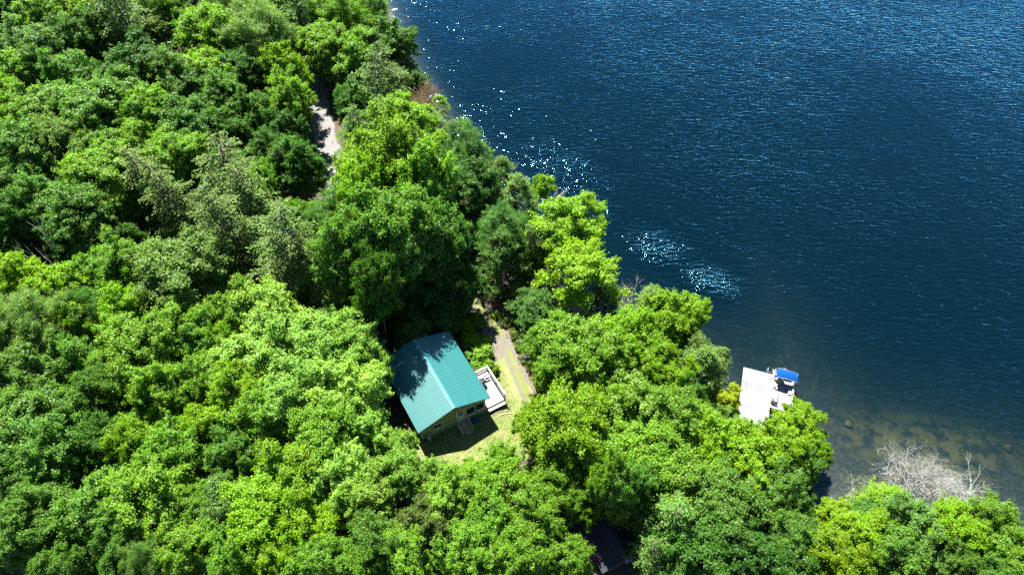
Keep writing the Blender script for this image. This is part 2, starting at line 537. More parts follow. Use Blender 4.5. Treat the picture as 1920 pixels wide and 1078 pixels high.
def shrub_proto(seed, R=1.2, H=1.8, leaf=.17):
    rng = np.random.default_rng(seed)
    nb = 16
    d = sph(rng, nb); d[:, 2] = np.abs(d[:, 2])
    C = d * np.array([R * .75, R * .75, H * .72]) * rng.uniform(.5, 1, (nb, 1)) + np.array([0, 0, .15])
    V, var = puff_leaves(rng, C, rng.uniform(.25, .5, nb), np.array([0, 0, .2]), 6, 22, (.14, .3), leaf, flat=.8)
    crown = quad_mesh('foliage', V, M['leaf'], {'leaf_var': var})
    mb = MB()
    for c in C[:9]: mb.tube([(0, 0, -.1), (c[0] * .5, c[1] * .5, c[2] * .6), tuple(c)], [.03, .02, .006], 4, cap=False)
    return mb.mesh('stem', M['bark']), crown, R, H

PROTO = {
    'M': [broad_proto(10 + i, 5, 13, 7.4 + .25 * (i % 3 - 1), 5.6, (70, 84, 58)[i % 3], 6, (42, 38, 48)[i % 3], ((.85, 1.6), (.6, 1.35), (1.0, 2.0))[i % 3], ((.34, .68), (.28, .6), (.36, .75))[i % 3], (.23, .205, .245)[i % 3], .24, M['bark'], lob=.14 + .035 * (i % 5), flat=(.6, .75, .5)[i % 3]) for i in range(8)],
    'A': [broad_proto(40 + i, 4, 14, 8.6, 5.2, 66, 7, 40, (.6, 1.25), (.28, .58), .145, .2, M['bark'], lob=.16, flat=.85, up=.35, aspect=.5) for i in range(2)],
    'B': [broad_proto(60 + i, 3, 12, 7.8, 4.2, 36, 6, 26, (.5, 1.1), (.25, .5), .17, .13, M['birch_bark'], lob=.25, flat=.8, up=.35) for i in range(2)],
    'H': [conifer_proto(80 + i, 3.9, 14, 17, droop=.10 + .05 * i, pw=.55) for i in range(3)],
    'C': [cedar_proto(100 + i, 2.2, 9) for i in range(3)],
    'S': [shrub_proto(120 + i) for i in range(3)],
}

LEAFCOL = {
    'd': (0.042, 0.112, 0.012), 'g': (0.072, 0.162, 0.020), 'l': (0.104, 0.215, 0.016), 'L': (0.158, 0.275, 0.040),
    'y': (0.120, 0.228, 0.006), 'Y': (0.130, 0.226, 0.006), 'Z': (0.220, 0.275, 0.006), 'p': (0.092, 0.172, 0.034),
    'b': (0.064, 0.152, 0.030), 'o': (0.050, 0.100, 0.015), 'v': (0.074, 0.120, 0.022),
}
COLWORD = {'d': 'dark green', 'g': 'mid green', 'l': 'fresh green', 'L': 'light green', 'y': 'yellowish green', 'Y': 'golden green', 'Z': 'bright yellow',
           'p': 'pale grey-green', 'b': 'bluish green', 'o': 'olive green', 'v': 'pale straw-green'}
KIND = {'M': ('broadleaf_tree', 'round-crowned broadleaf tree', 'tree'), 'A': ('ash_tree', 'fine-leaved airy tree', 'tree'), 'B': ('birch_tree', 'slender pale-trunked birch', 'tree'),
        'H': ('hemlock_tree', 'drooping hemlock', 'conifer'), 'C': ('cedar_tree', 'bushy cedar', 'conifer'), 'S': ('shrub', 'low leafy shrub', 'shrub'), 'U': ('sapling', 'young understorey tree', 'sapling')}
ZONE = {'in': 'in the forest inland of the gravel track', 'tr': 'lining the sunlit stretch of gravel track', 'sh': 'on the wooded shore past the birch point',
        'pt': 'on the shore point between birch and dock', 'be': 'in the shady grove behind the teal-roofed cabin', 'sn': 'around the bare white snag in the forest',
        'he': 'in the conifer stand inland', 'le': 'in the forest well away from the cabin eave', 'ca': 'crowding the uphill eave of the teal-roofed cabin',
        'lo': 'in the forest in front of the cabin stairs, uphill', 'la': 'edging the cabin lawn', 'co': 'around the dark-roofed cottage', 'do': 'near the foot of the white dock',
        'bo': 'on the bay shore by the bleached dead tree', 'tc': 'between the cabin driveway and the lake', 'tk': 'along the lake side of the cabin driveway',
        'de': 'between the cabin deck and the driveway'}

# species, foliage colour, whereabouts, [(x, y, crown radius, height, lean x, lean y)] in metres
TREES = [
    ('M', 'd', 'in', [(-68.1,88.3,3.0,10.0),(-57.6,82.1,3.5,10.7),(-54.5,85.0,3.2,10.3),(-45.6,93.7,3.1,10.1),(-46.1,76.3,4.0,11.5),(-34.4,79.0,3.1,10.2),(-34.3,68.0,2.6,9.3),(-28.2,63.0,2.5,9.2)]),
    ('M', 'l', 'in', [(-62.4,87.1,3.2,10.3),(-60.0,74.8,3.3,10.4),(-42.2,67.1,3.1,10.2),(-43.1,61.6,3.3,10.4),(-56.1,65.0,3.0,10.1),(-43.4,55.7,3.4,10.6),(-37.6,60.1,3.6,10.8),(-60.0,69.6,2.8,9.8)]),
    ('M', 'y', 'in', [(-59.4,89.9,3.3,10.5),(-48.4,92.7,2.7,9.5),(-39.2,84.4,4.3,11.9),(-39.4,77.2,3.7,11.1)]),
    ('M', 'p', 'in', [(-60.2,78.0,4.0,11.5),(-50.4,61.0,3.0,9.9)]),
    ('H', 'o', 'in', [(-51.4,86.2,4.4,15.5)]),
    ('A', 'p', 'in', [(-50.5,91.8,2.6,11.0),(-34.0,84.2,4.6,14.7),(-40.1,92.9,3.0,11.8),(-33.2,95.3,3.1,11.9)]),
    ('C', 'o', 'in', [(-49.1,88.2,2.1,7.1)]),
    ('H', 'd', 'tr', [(-30.2,90.3,3.8,13.8),(-19.7,68.8,2.4,10.1),(-17.0,68.4,2.7,11.1)]),
    ('M', 'd', 'tr', [(-28.2,96.2,3.3,10.4),(-20.3,74.3,2.5,9.2),(-27.0,67.6,2.7,9.6),(-24.7,61.1,2.6,9.4)]),
    ('A', 'l', 'sh', [(-24.1,91.9,3.9,13.4)]),
    ('A', 'p', 'sh', [(-20.8,95.4,3.5,12.6)]),
    ('M', 'l', 'tr', [(-25.6,86.2,3.3,10.5),(-21.6,84.2,3.6,10.9),(-27.8,72.4,2.8,12.0)]),
    ('M', 'd', 'sh', [(-16.8,88.0,3.6,10.9),(-4.8,58.2,3.5,10.7)]),
    ('H', 'o', 'tr', [(-17.6,75.4,3.9,14.2)]),
    ('C', 'o', 'sh', [(-15.4,81.0,2.5,7.9),(-1.6,62.5,2.3,7.6)]),
    ('C', 'y', 'sh', [(-10.7,81.0,1.5,3.5,0.4,0.2)]),
    ('M', 'y', 'sh', [(-13.6,69.0,3.8,11.2),(-13.1,55.8,5.1,18.0),(-13.5,50.0,3.5,17.0)]),
    ('M', 'l', 'sh', [(-9.7,54.2,4.0,17.0)]),
    ('C', 'p', 'sh', [(-10.0,72.5,2.1,7.0),(0.5,59.9,2.3,7.5)]),
    ('A', 'b', 'sh', [(-5.6,63.5,3.2,12.1),(-0.7,50.8,2.6,10.9)]),
    ('B', 'y', 'sh', [(0.6,60.2,1.7,7.8,3.1,1.5)]),
    ('M', 'y', 'pt', [(5.3,51.4,4.1,11.7,0.9,0.5),(15.7,40.6,2.7,9.6,0.1,0.1),(15.9,40.4,1.8,8.2,2.4,2.1),(11.0,37.5,2.9,9.9),(13.0,36.1,2.7,9.6)]),
    ('B', 'y', 'pt', [(6.6,44.6,3.5,11.7)]),
    ('C', 'd', 'sh', [(-1.1,48.8,2.9,9.0)]),
    ('H', 'o', 'pt', [(2.9,50.1,2.1,9.4)]),
    ('A', 'b', 'be', [(-18.5,54.3,2.2,10.2),(-20.1,50.0,2.0,9.8)]),
    ('M', 'g', 'be', [(-15.6,45.2,3.2,15.0),(-11.3,46.2,3.7,17.0)]),
    ('M', 'g', 'sh', [(-7.8,47.8,3.3,16.0)]),
    ('M', 'd', 'be', [(-13.8,44.8,3.2,10.3),(-8.6,45.7,3.0,9.9),(-5.7,45.1,2.2,8.7),(-10.8,43.2,2.1,5.0),(-14.6,42.9,1.9,5.0),(-7.0,42.4,1.8,5.0),(-12.7,40.4,2.2,15.0)]),
    ('M', 'g', 'in', [(-53.3,66.8,3.7,11.0),(-52.8,73.3,3.6,10.9),(-48.3,66.5,3.7,11.1),(-46.9,70.9,3.5,10.8),(-41.8,74.6,4.0,11.5),(-35.4,73.0,3.3,10.5),(-38.3,66.8,3.5,10.7),(-53.1,57.6,3.4,10.6),(-47.0,61.0,3.0,10.0),(-33.6,85.5,2.9,9.9),(-42.8,88.1,2.9,9.9),(-53.5,54.1,2.5,9.3)]),
    ('M', 'g', 'sn', [(-48.0,51.7,3.0,10.0),(-44.1,49.9,3.2,10.3)]),
    ('M', 'd', 'sn', [(-50.3,49.7,2.7,9.5),(-44.3,47.5,1.6,6.0),(-50.4,47.6,1.6,6.0)]),
    ('M', 'g', 'tr', [(-31.5,70.5,2.6,9.4),(-31.5,90.4,2.3,8.9)]),
    ('M', 'y', 'tr', [(-29.6,78.7,2.5,12.0)]),
    ('H', 'v', 'he', [(-39.4,56.0,3.0,11.8),(-31.9,57.2,3.4,12.8),(-20.3,44.4,2.9,11.5)]),
    ('H', 'o', 'he', [(-35.0,52.8,3.1,12.1),(-28.0,54.6,3.0,11.8),(-28.1,48.8,3.6,13.3),(-22.8,46.7,3.8,13.9)]),
    ('M', 'l', 'he', [(-36.0,61.1,2.4,9.1),(-27.6,58.7,2.0,8.6)]),
    ('M', 'l', 'be', [(-22.9,53.0,2.0,8.5)]),
    ('M', 'y', 'sn', [(-46.2,41.7,2.6,9.4),(-42.2,40.6,2.3,8.9)]),
    ('M', 'l', 'sn', [(-39.5,42.9,2.5,9.3),(-37.5,44.2,2.7,9.5)]),
    ('M', 'p', 'sn', [(-31.7,42.5,3.7,11.1)]),
    ('A', 'p', 'le', [(-41.1,35.1,3.2,12.1),(-43.0,33.4,2.3,10.3)]),
    ('M', 'y', 'le', [(-39.2,36.9,2.4,9.1),(-35.5,38.5,2.8,9.7),(-30.1,25.2,2.1,8.7),(-25.0,27.3,2.0,8.5)]),
    ('A', 'b', 'le', [(-37.7,38.1,1.9,9.7)]),
    ('M', 'l', 'le', [(-32.4,33.6,3.2,10.3),(-30.2,37.2,2.7,9.5),(-29.6,30.5,2.7,9.5),(-26.8,30.9,2.4,9.0),(-26.8,23.6,2.9,9.8),(-26.6,20.6,2.8,9.7),(-23.7,20.5,2.1,8.6)]),
    ('M', 'l', 'ca', [(-25.5,38.5,3.0,10.1),(-15.6,26.5,3.0,10.0),(-21.3,27.9,2.6,9.5)]),
    ('M', 'y', 'ca', [(-25.5,34.3,2.5,9.2),(-23.0,30.9,2.7,9.6)]),
    ('M', 'g', 'le', [(-39.5,30.7,3.4,10.6),(-37.1,32.2,2.3,8.9),(-37.9,26.6,3.3,10.4),(-36.0,27.8,2.2,8.7),(-34.4,30.1,2.0,8.5),(-27.7,35.3,2.1,8.7),(-35.8,24.3,2.9,9.8),(-36.9,22.4,2.4,9.1),(-22.6,24.9,2.1,8.7)]),
    ('M', 'L', 'ca', [(-21.5,37.9,3.4,10.6),(-22.3,33.8,3.6,10.9),(-17.5,35.0,3.7,11.0),(-14.9,36.3,2.8,9.7),(-12.9,33.9,2.2,8.8),(-18.0,30.4,3.6,10.9),(-14.4,29.9,3.5,10.8),(-12.0,27.7,2.5,9.2),(-19.9,33.9,2.4,9.1),(-9.3,25.7,1.7,8.0)]),
    ('M', 'g', 'ca', [(-17.7,41.1,1.6,5.0)]),
    ('M', 'd', 'le', [(-32.9,25.1,2.0,8.5)]),
    ('M', 'g', 'lo', [(-30.5,18.8,2.7,9.6),(-33.4,19.2,2.3,9.0),(-34.9,17.6,2.3,8.9),(-27.7,16.4,1.9,8.3),(-10.3,18.4,2.2,8.8),(-31.4,15.7,1.9,8.3),(-28.4,18.2,1.8,8.1)]),
    ('A', 'p', 'lo', [(-25.2,16.0,1.6,9.0)]),
    ('M', 'l', 'lo', [(-23.2,16.8,2.3,8.9),(-19.9,16.5,2.3,8.9),(-13.8,16.3,2.3,9.0),(-11.6,16.1,1.9,8.4),(-7.5,17.0,2.0,8.4)]),
    ('M', 'p', 'lo', [(-21.6,20.3,2.4,9.1)]),
    ('M', 'y', 'lo', [(-16.6,23.1,3.0,10.0),(-18.3,20.0,2.8,9.7),(-15.4,19.0,2.4,9.1),(-16.5,16.0,1.9,8.4)]),
    ('M', 'L', 'lo', [(-13.4,23.0,2.5,9.3),(-11.0,21.7,2.5,9.2),(-9.1,23.1,2.1,8.7)]),
    ('M', 'v', 'lo', [(-6.4,19.3,2.4,9.1)]),
    ('M', 'l', 'la', [(-3.9,22.5,2.4,9.0),(-1.1,23.0,2.5,9.3),(3.4,23.3,2.2,8.7),(1.6,20.3,2.7,9.6),(-1.6,19.5,2.4,9.2)]),
    ('M', 'l', 'co', [(-3.1,17.3,2.6,9.4),(0.0,16.7,2.6,9.4),(4.0,16.9,2.0,8.5),(5.2,21.8,1.5,7.8),(10.5,25.1,3.3,10.5),(13.7,23.1,3.3,10.5),(6.5,22.2,1.6,13.0)]),
    ('M', 'L', 'la', [(-5.0,21.0,2.1,8.6),(-6.6,23.3,1.9,8.3)]),
    ('M', 'Y', 'la', [(4.5,27.1,3.4,12.0),(2.8,29.5,1.9,9.0),(7.2,30.2,2.6,9.4)]),
    ('M', 'g', 'la', [(5.8,25.9,2.4,9.2)]),
    ('M', 'L', 'do', [(10.2,30.2,2.8,9.7)]),
    ('M', 'l', 'do', [(13.3,29.0,3.2,10.3)]),
    ('M', 'y', 'do', [(16.3,27.1,2.7,9.6),(19.5,25.3,2.9,9.9),(22.1,27.1,2.5,9.3),(25.6,27.2,1.4,7.0,0.9,0.5),(14.4,33.4,2.0,8.4)]),
    ('M', 'g', 'co', [(16.3,21.0,3.2,10.3),(8.4,22.3,2.1,13.0)]),
    ('M', 'g', 'do', [(21.3,23.2,2.6,9.4),(24.3,24.9,1.7,8.1),(16.0,32.6,1.9,8.4)]),
    ('M', 'Y', 'do', [(24.5,28.4,2.2,7.0,1.7,1.7)]),
    ('H', 'd', 'co', [(11.5,20.3,2.7,11.1),(11.4,17.2,1.8,8.8)]),
    ('M', 'd', 'co', [(13.7,17.9,2.8,9.7),(17.8,17.6,2.7,9.5)]),
    ('M', 'g', 'bo', [(21.2,19.4,2.5,9.2),(29.3,17.3,2.4,9.2),(33.9,17.0,2.0,8.6),(36.2,16.5,1.8,8.2)]),
    ('M', 'd', 'bo', [(21.0,16.8,2.2,8.8)]),
    ('M', 'Z', 'do', [(20.0,32.6,1.4,5.5)]),
    ('S', 'y', 'do', [(21.2,31.6,0.9,1.4,0.7,0.4)]),
    ('C', 'p', 'do', [(17.9,35.6,2.5,8.1),(18.7,36.4,1.7,6.2,1.0,0.7)]),
    ('C', 'o', 'do', [(17.3,38.1,2.1,7.1)]),
    ('C', 'p', 'pt', [(13.4,42.4,2.4,7.8,0.4,0.5)]),
    ('M', 'l', 'tc', [(6.4,36.3,3.4,10.7),(4.3,38.2,2.4,9.1),(8.5,34.4,2.5,9.3),(4.9,34.6,2.2,8.8)]),
    ('B', 'b', 'tc', [(2.4,41.4,1.7,7.7)]),
    ('C', 'o', 'pt', [(9.9,45.5,1.7,6.2)]),
    ('M', 'Y', 'bo', [(26.6,21.9,1.8,6.0),(26.6,19.3,2.5,9.2),(24.2,17.5,2.3,8.9)]),
    ('C', 'y', 'bo', [(30.8,22.6,2.1,7.0)]),
    ('M', 'p', 'bo', [(31.4,20.1,2.5,9.3)]),
    ('M', 'y', 'bo', [(34.5,19.7,2.4,9.2),(26.9,16.8,1.8,8.2)]),
    ('M', 'l', 'bo', [(37.6,19.9,2.5,9.2),(37.9,17.6,2.4,9.1)]),
    ('S', 'v', 'tk', [(0.3,42.2,0.7,1.1),(1.0,40.8,0.8,1.2),(1.6,39.3,0.8,1.2),(2.3,37.8,0.9,1.3),(-0.6,43.8,0.7,1.0),(2.9,36.4,0.8,1.2)]),
    ('S', 'y', 'de', [(-5.0,42.9,1.1,1.6),(-4.1,40.8,1.1,1.6),(-2.2,37.6,0.9,1.4)]),
    ('S', 'l', 'de', [(-3.1,39.3,1.1,1.6),(-5.7,44.9,1.1,1.7),(-3.0,41.3,0.8,1.2),(-3.9,43.7,1.0,1.4),(-6.4,43.5,1.1,1.7),(-4.3,38.9,0.9,1.3),(-3.6,37.9,0.8,1.2)]),
    ('S', 'l', 'tk', [(2.6,40.0,1.2,1.8)]),
    ('S', 'y', 'tk', [(-1.7,44.7,0.6,0.9)]),
    ('S', 'd', 'be', [(-10.5,42.5,1.1,1.7),(-12.0,41.5,1.0,1.5),(-13.8,40.3,1.0,1.5),(-8.9,43.3,1.1,1.7)]),
    ('S', 'l', 'la', [(-3.8,27.0,0.7,1.1),(-2.4,27.1,0.9,1.3)]),
    ('S', 'y', 'la', [(-7.7,26.9,0.6,0.9)]),
    ('U', 'g', 'le', [(-40.8,18.3,2.0,5.0),(-38.7,20.6,2.2,5.7),(-45.5,23.3,1.9,6.0),(-42.8,23.0,2.3,5.8),(-43.6,25.6,2.3,5.5),(-45.7,28.3,1.8,5.3),(-31.9,27.0,2.2,5.9),(-48.7,30.0,2.0,6.1),(-43.5,30.3,1.8,5.7),(-45.5,35.1,1.7,4.8)]),
    ('U', 'g', 'lo', [(-38.0,17.5,2.0,5.3),(-35.4,20.3,1.9,5.3),(-21.0,22.8,1.8,6.4)]),
    ('U', 'd', 'bo', [(40.5,17.7,2.0,6.2),(23.9,19.8,2.3,5.1)]),
    ('U', 'g', 'bo', [(28.6,21.0,2.1,6.3)]),
    ('U', 'd', 'le', [(-30.6,22.9,2.2,6.3),(-41.5,28.0,2.3,6.0),(-50.2,32.7,2.2,5.0),(-47.2,32.9,2.2,6.1),(-38.0,34.4,2.0,5.8),(-43.3,37.3,2.3,5.0)]),
    ('U', 'd', 'do', [(24.0,22.8,1.8,5.0)]),
    ('U', 'g', 'ca', [(-19.4,25.9,2.2,5.7),(-16.7,39.9,2.2,6.4)]),
    ('U', 'g', 'do', [(17.1,30.7,2.3,4.8),(19.8,30.3,1.8,4.9),(11.8,32.7,1.9,5.4)]),
    ('U', 'd', 'sn', [(-50.6,37.1,2.0,6.2),(-28.5,44.4,1.8,6.2),(-54.8,46.6,1.9,6.0),(-40.9,47.0,1.7,5.5),(-32.9,47.3,2.4,4.7),(-53.3,49.5,1.9,4.6),(-40.0,49.6,1.7,6.2)]),
    ('U', 'g', 'sn', [(-52.4,40.3,2.2,5.9),(-49.7,39.9,2.4,4.8),(-54.5,42.4,2.3,5.3),(-50.4,42.5,1.8,6.3),(-36.2,47.2,1.9,4.7)]),
    ('U', 'd', 'be', [(-9.9,39.9,1.7,5.2)]),
    ('U', 'd', 'ca', [(-26.2,42.5,1.9,5.2)]),
    ('U', 'g', 'he', [(-23.4,42.1,1.8,6.3),(-31.7,50.0,2.0,5.0),(-36.2,56.9,2.2,5.3),(-33.0,61.2,1.8,5.1),(-29.3,60.4,1.8,5.9)]),
    ('U', 'd', 'tc', [(5.3,41.4,1.8,5.2),(2.1,44.1,2.1,4.7)]),
    ('U', 'd', 'pt', [(10.1,41.4,2.0,4.7)]),
    ('U', 'g', 'in', [(-56.8,49.0,2.2,5.3),(-57.9,51.8,2.1,5.8),(-51.0,53.3,2.0,4.6),(-62.2,56.9,1.7,5.2),(-59.4,59.2,2.3,6.4),(-57.4,61.8,2.2,5.4),(-64.5,64.3,2.3,5.4),(-31.7,63.7,2.2,6.4),(-62.8,66.7,2.3,5.9),(-59.8,65.3,1.8,5.9),(-67.3,68.3,2.2,6.2),(-64.2,68.9,2.0,5.0),(-57.4,68.2,1.9,6.1),(-62.5,71.0,1.9,5.6),(-41.4,70.4,2.1,5.4),(-38.8,70.4,2.2,5.4),(-71.8,78.7,2.4,5.2),(-67.3,77.2,2.2,5.8),(-64.3,78.6,2.3,6.2),(-52.9,77.8,1.7,5.7),(-49.9,78.1,1.7,5.3),(-69.8,80.4,2.4,4.6),(-42.5,80.1,1.9,4.7),(-74.4,82.3,2.0,4.7),(-62.1,82.4,2.0,5.3),(-45.3,83.2,1.8,4.8),(-65.6,84.5,2.0,5.1),(-76.7,87.2,1.9,5.8),(-56.9,87.3,2.0,6.1),(-45.4,90.3,2.1,6.0),(-79.6,92.9,1.8,4.6),(-62.4,91.9,1.8,4.8),(-36.6,92.5,1.9,6.2),(-60.3,95.0,1.8,5.8),(-53.3,95.5,2.2,6.3),(-73.8,97.8,2.1,5.2),(-64.6,97.7,2.0,4.7),(-47.6,97.9,1.9,5.8),(-45.0,96.9,2.1,5.2),(-36.3,96.7,1.8,5.6),(-59.7,98.8,2.1,5.2),(-54.9,99.6,1.8,4.9),(-39.2,99.1,1.8,4.7),(-80.9,101.4,1.8,4.9),(-77.1,102.6,2.2,6.3),(-69.0,101.4,1.9,5.0),(-47.9,102.0,1.8,5.2),(-41.4,102.7,2.2,6.3),(-37.7,101.9,2.3,5.3),(-84.0,105.0,2.0,6.2),(-73.6,103.8,2.3,6.1),(-70.3,105.0,2.3,5.8),(-64.3,104.2,2.1,5.3),(-46.3,104.7,1.8,4.6),(-64.7,107.0,2.0,6.1),(-52.1,107.5,2.1,6.1),(-71.3,109.0,1.9,6.3),(-56.9,109.7,2.3,4.7),(-46.2,109.9,1.7,5.3),(-76.6,110.8,1.8,4.7),(-60.6,111.1,2.3,5.1),(-52.2,110.8,1.9,6.3)]),
    ('U', 'g', 'sh', [(-16.7,49.0,2.3,4.7),(0.2,53.8,2.0,5.5),(-4.5,66.6,1.9,6.3),(-9.6,70.1,1.8,5.7),(-11.4,76.0,1.8,5.3),(-23.5,99.3,2.1,5.0),(-21.7,104.1,1.9,5.3)]),
    ('U', 'g', 'be', [(-23.9,51.0,1.8,5.8),(-22.2,54.8,2.4,5.1)]),
    ('U', 'd', 'he', [(-31.2,54.0,1.8,6.0)]),
    ('U', 'd', 'sh', [(-4.2,54.0,2.3,6.3),(-13.7,61.2,2.0,5.8),(-10.0,61.4,1.9,5.2),(-14.5,64.1,1.8,6.2),(-11.3,65.4,2.2,5.1),(-7.1,67.7,2.4,5.1),(-13.6,83.3,2.2,5.8),(-19.6,91.6,2.1,5.6),(-21.4,101.5,2.3,6.0)]),
    ('U', 'd', 'in', [(-57.5,56.1,1.8,6.3),(-48.6,56.7,2.2,5.8),(-62.4,61.7,1.8,6.1),(-54.6,61.8,2.1,5.7),(-40.2,64.1,2.0,6.2),(-57.8,71.1,1.9,5.7),(-54.9,70.3,2.1,6.1),(-68.8,74.0,2.4,6.3),(-65.3,75.4,1.8,5.5),(-55.9,78.8,2.3,6.2),(-47.9,80.0,1.8,6.2),(-67.0,82.3,2.1,6.3),(-73.7,85.5,1.7,4.9),(-73.6,89.3,1.8,4.7),(-65.1,90.7,1.7,5.1),(-54.8,89.9,2.2,5.2),(-38.8,90.3,2.0,5.6),(-74.6,93.1,2.3,6.2),(-71.5,92.7,2.2,5.2),(-67.4,92.3,1.8,5.6),(-58.0,93.0,2.0,6.1),(-55.0,92.7,2.3,5.9),(-68.8,95.5,1.9,5.1),(-65.0,94.6,1.9,4.7),(-38.7,95.6,2.3,4.9),(-81.7,97.9,2.2,5.5),(-78.5,97.3,1.8,4.6),(-71.4,96.7,2.2,4.8),(-67.7,97.9,1.9,6.0),(-56.9,97.7,2.2,4.7),(-50.6,96.7,2.2,5.2),(-41.6,96.4,1.7,5.4),(-76.4,99.6,2.1,5.7),(-71.8,99.7,2.1,5.1),(-62.9,100.1,1.7,6.0),(-50.1,100.3,1.7,4.8),(-43.6,100.2,2.2,5.3),(-59.6,102.0,1.8,5.3),(-56.8,102.7,1.9,5.3),(-53.3,101.8,2.0,5.8),(-78.8,105.1,2.1,4.6),(-55.3,105.0,1.8,5.1),(-49.7,103.9,1.9,5.1),(-43.4,105.1,2.0,6.3),(-37.7,104.6,2.4,5.7),(-81.5,106.4,2.1,5.1),(-74.3,106.8,2.0,6.2),(-67.6,106.7,1.9,5.9),(-61.8,107.6,2.1,6.0),(-48.3,106.6,2.0,5.6),(-40.5,106.0,1.8,4.7),(-83.5,108.5,2.1,6.0),(-79.5,109.9,2.1,6.0),(-67.4,109.6,1.8,6.0),(-42.5,108.5,2.0,6.0),(-38.3,109.4,2.0,5.1),(-64.5,111.3,1.8,5.6),(-35.6,110.8,1.9,5.0)]),
    ('U', 'g', 'tr', [(-16.5,61.9,2.3,5.5),(-18.6,65.9,2.2,5.6),(-31.9,73.5,2.3,4.6),(-21.8,88.0,2.3,5.5),(-28.6,101.8,2.0,4.7),(-30.6,107.2,2.2,4.9),(-25.7,106.6,2.3,5.3),(-25.9,109.5,1.9,4.6)]),
    ('U', 'd', 'tr', [(-16.4,71.5,1.9,5.6),(-22.1,77.9,1.9,6.3),(-19.9,80.0,1.7,5.6),(-26.3,99.8,1.7,6.2),(-28.4,104.9,1.9,6.1),(-25.6,104.0,2.2,5.7),(-31.6,110.9,2.2,6.0)]),
]

rnd = random.Random(7)
sizes = {}
def size_word(k, r, Ht):
    if k in 'SU': return ''
    if Ht <= 6.5: return 'small '
    if r > 4.6: return 'big '
    if r < 3.0: return 'narrow '
    return 'mid-sized '

SHORT = {'M': 'broadleaf tree', 'A': 'airy fine-leaved tree', 'B': 'pale-trunked birch', 'H': 'hemlock', 'C': 'cedar', 'S': 'shrub', 'U': 'understorey sapling'}
ZSHORT = {'in': 'inland of the gravel track', 'tr': 'lining the sunlit track', 'sh': 'on the shore past the birch', 'pt': 'between birch and dock',
          'be': 'behind the teal-roofed cabin', 'sn': 'near the white snag', 'he': 'in the conifer stand', 'le': 'far uphill of the cabin', 'ca': 'by the cabin uphill eave',
          'lo': 'uphill of the cabin stairs', 'la': 'edging the cabin lawn', 'co': 'around the dark-roofed cottage', 'do': 'near the dock', 'bo': 'on the bay shore',
          'tc': 'between driveway and lake', 'tk': 'along the cabin driveway', 'de': 'between deck and driveway'}
FULL = {}; ALLT = []
for (k, c, z, lst) in TREES:
    for t in lst:
        s = (size_word(k, t[2], t[3]) + COLWORD[c] + ' ' + KIND[k][1] + ' ' + ZONE[z]).strip()
        FULL[s] = FULL.get(s, 0) + 1
        if k != 'U': ALLT.append((t[0], t[1], k, c))
def tree_label(k, c, z, t):
    s = (size_word(k, t[2], t[3]) + COLWORD[c] + ' ' + KIND[k][1] + ' ' + ZONE[z]).strip()
    if FULL[s] == 1 and len(s.split()) <= 16: return s
    near = min(((x - t[0]) ** 2 + (y - t[1]) ** 2, k2, c2) for (x, y, k2, c2) in ALLT if (k2, c2) != (k, c))
    return size_word(k, t[2], t[3]) + COLWORD[c] + ' ' + SHORT[k] + ' beside a ' + COLWORD[near[2]] + ' ' + SHORT[near[1]].split(' ')[-1] + ' ' + ZSHORT[z]

cnt = 0
for (k, c, z, lst) in TREES:
    nm, word, cat = KIND[k]
    for t in lst:
        x, y, r, Ht = t[:4]
        lx, ly = (t[4], t[5]) if len(t) > 4 else (0, 0)
        tr_me, cr_me, R0, H0 = PROTO['M' if k == 'U' else k][cnt % len(PROTO['M' if k == 'U' else k])]
        cnt += 1
        g = gz(x, y)
        root = empty(nm, (x, y, max(g, -.15) - .05), rnd.uniform(0, 6.283))
        sxy = r / R0 * rnd.uniform(1.0, 1.14) * (1.3 if k == 'H' else 1); sz = Ht / H0
        mt = Matrix.Identity(4)
        if lx or ly:
            ax = Vector((-ly, lx, 0)); a = math.atan2(math.hypot(lx, ly), Ht * .6)
            q = Matrix.Rotation(a, 3, ax.normalized()) @ Matrix.Rotation(root.rotation_euler.z, 3, 'Z')
            root.rotation_euler = q.to_euler()
        else:
            root.rotation_euler.x = rnd.gauss(0, .035); root.rotation_euler.y = rnd.gauss(0, .035)
        an_ = rnd.uniform(.9, 1.12)
        root.scale = (sxy * an_, sxy / an_, sz)
        tag(root, tree_label(k, c, z, t), cat, COLWORD[c] + ' ' + word + 's ' + ZONE[z])
        o1 = link(tr_me.name.split('.')[0], tr_me, root)
        o2 = link(cr_me.name.split('.')[0], cr_me, root)
        b = rnd.uniform(.86, 1.16); h = rnd.uniform(-.07, .07)
        lc = LEAFCOL[c]
        o2.color = (lc[0] * b * (1 + h), lc[1] * b, lc[2] * b * (1 - h), 1)

# ------------------------------------------------------------------ undergrowth and litter on the forest floor
ROAD = [(-34.5,106),(-31.6,96.3),(-29.3,87.8),(-27.1,81.3),(-25.3,75.4),(-23.8,70.9),(-22.3,65.6),(-20.0,59.8),(-16.0,54.2),(-9.8,50.0),(-4.6,47.2),(-2.2,44.0),(-.7,40.5),(.5,37.2),(1.5,34.4),(1.9,31.5)]
def poly_dist(x, y, pts):
    best = np.full(np.shape(x), 1e9)
    for (ax, ay), (bx, by) in zip(pts[:-1], pts[1:]):
        ex, ey = bx - ax, by - ay
        t = np.clip(((x - ax) * ex + (y - ay) * ey) / (ex * ex + ey * ey), 0, 1)
        best = np.minimum(best, np.hypot(x - ax - t * ex, y - ay - t * ey))
    return best
CAB = (-7.30, 34.63); CYAW = R_(29.8)
def cab_local(x, y):
    dx, dy = x - CAB[0], y - CAB[1]
    return dx * math.cos(CYAW) + dy * math.sin(CYAW), -dx * math.sin(CYAW) + dy * math.cos(CYAW)
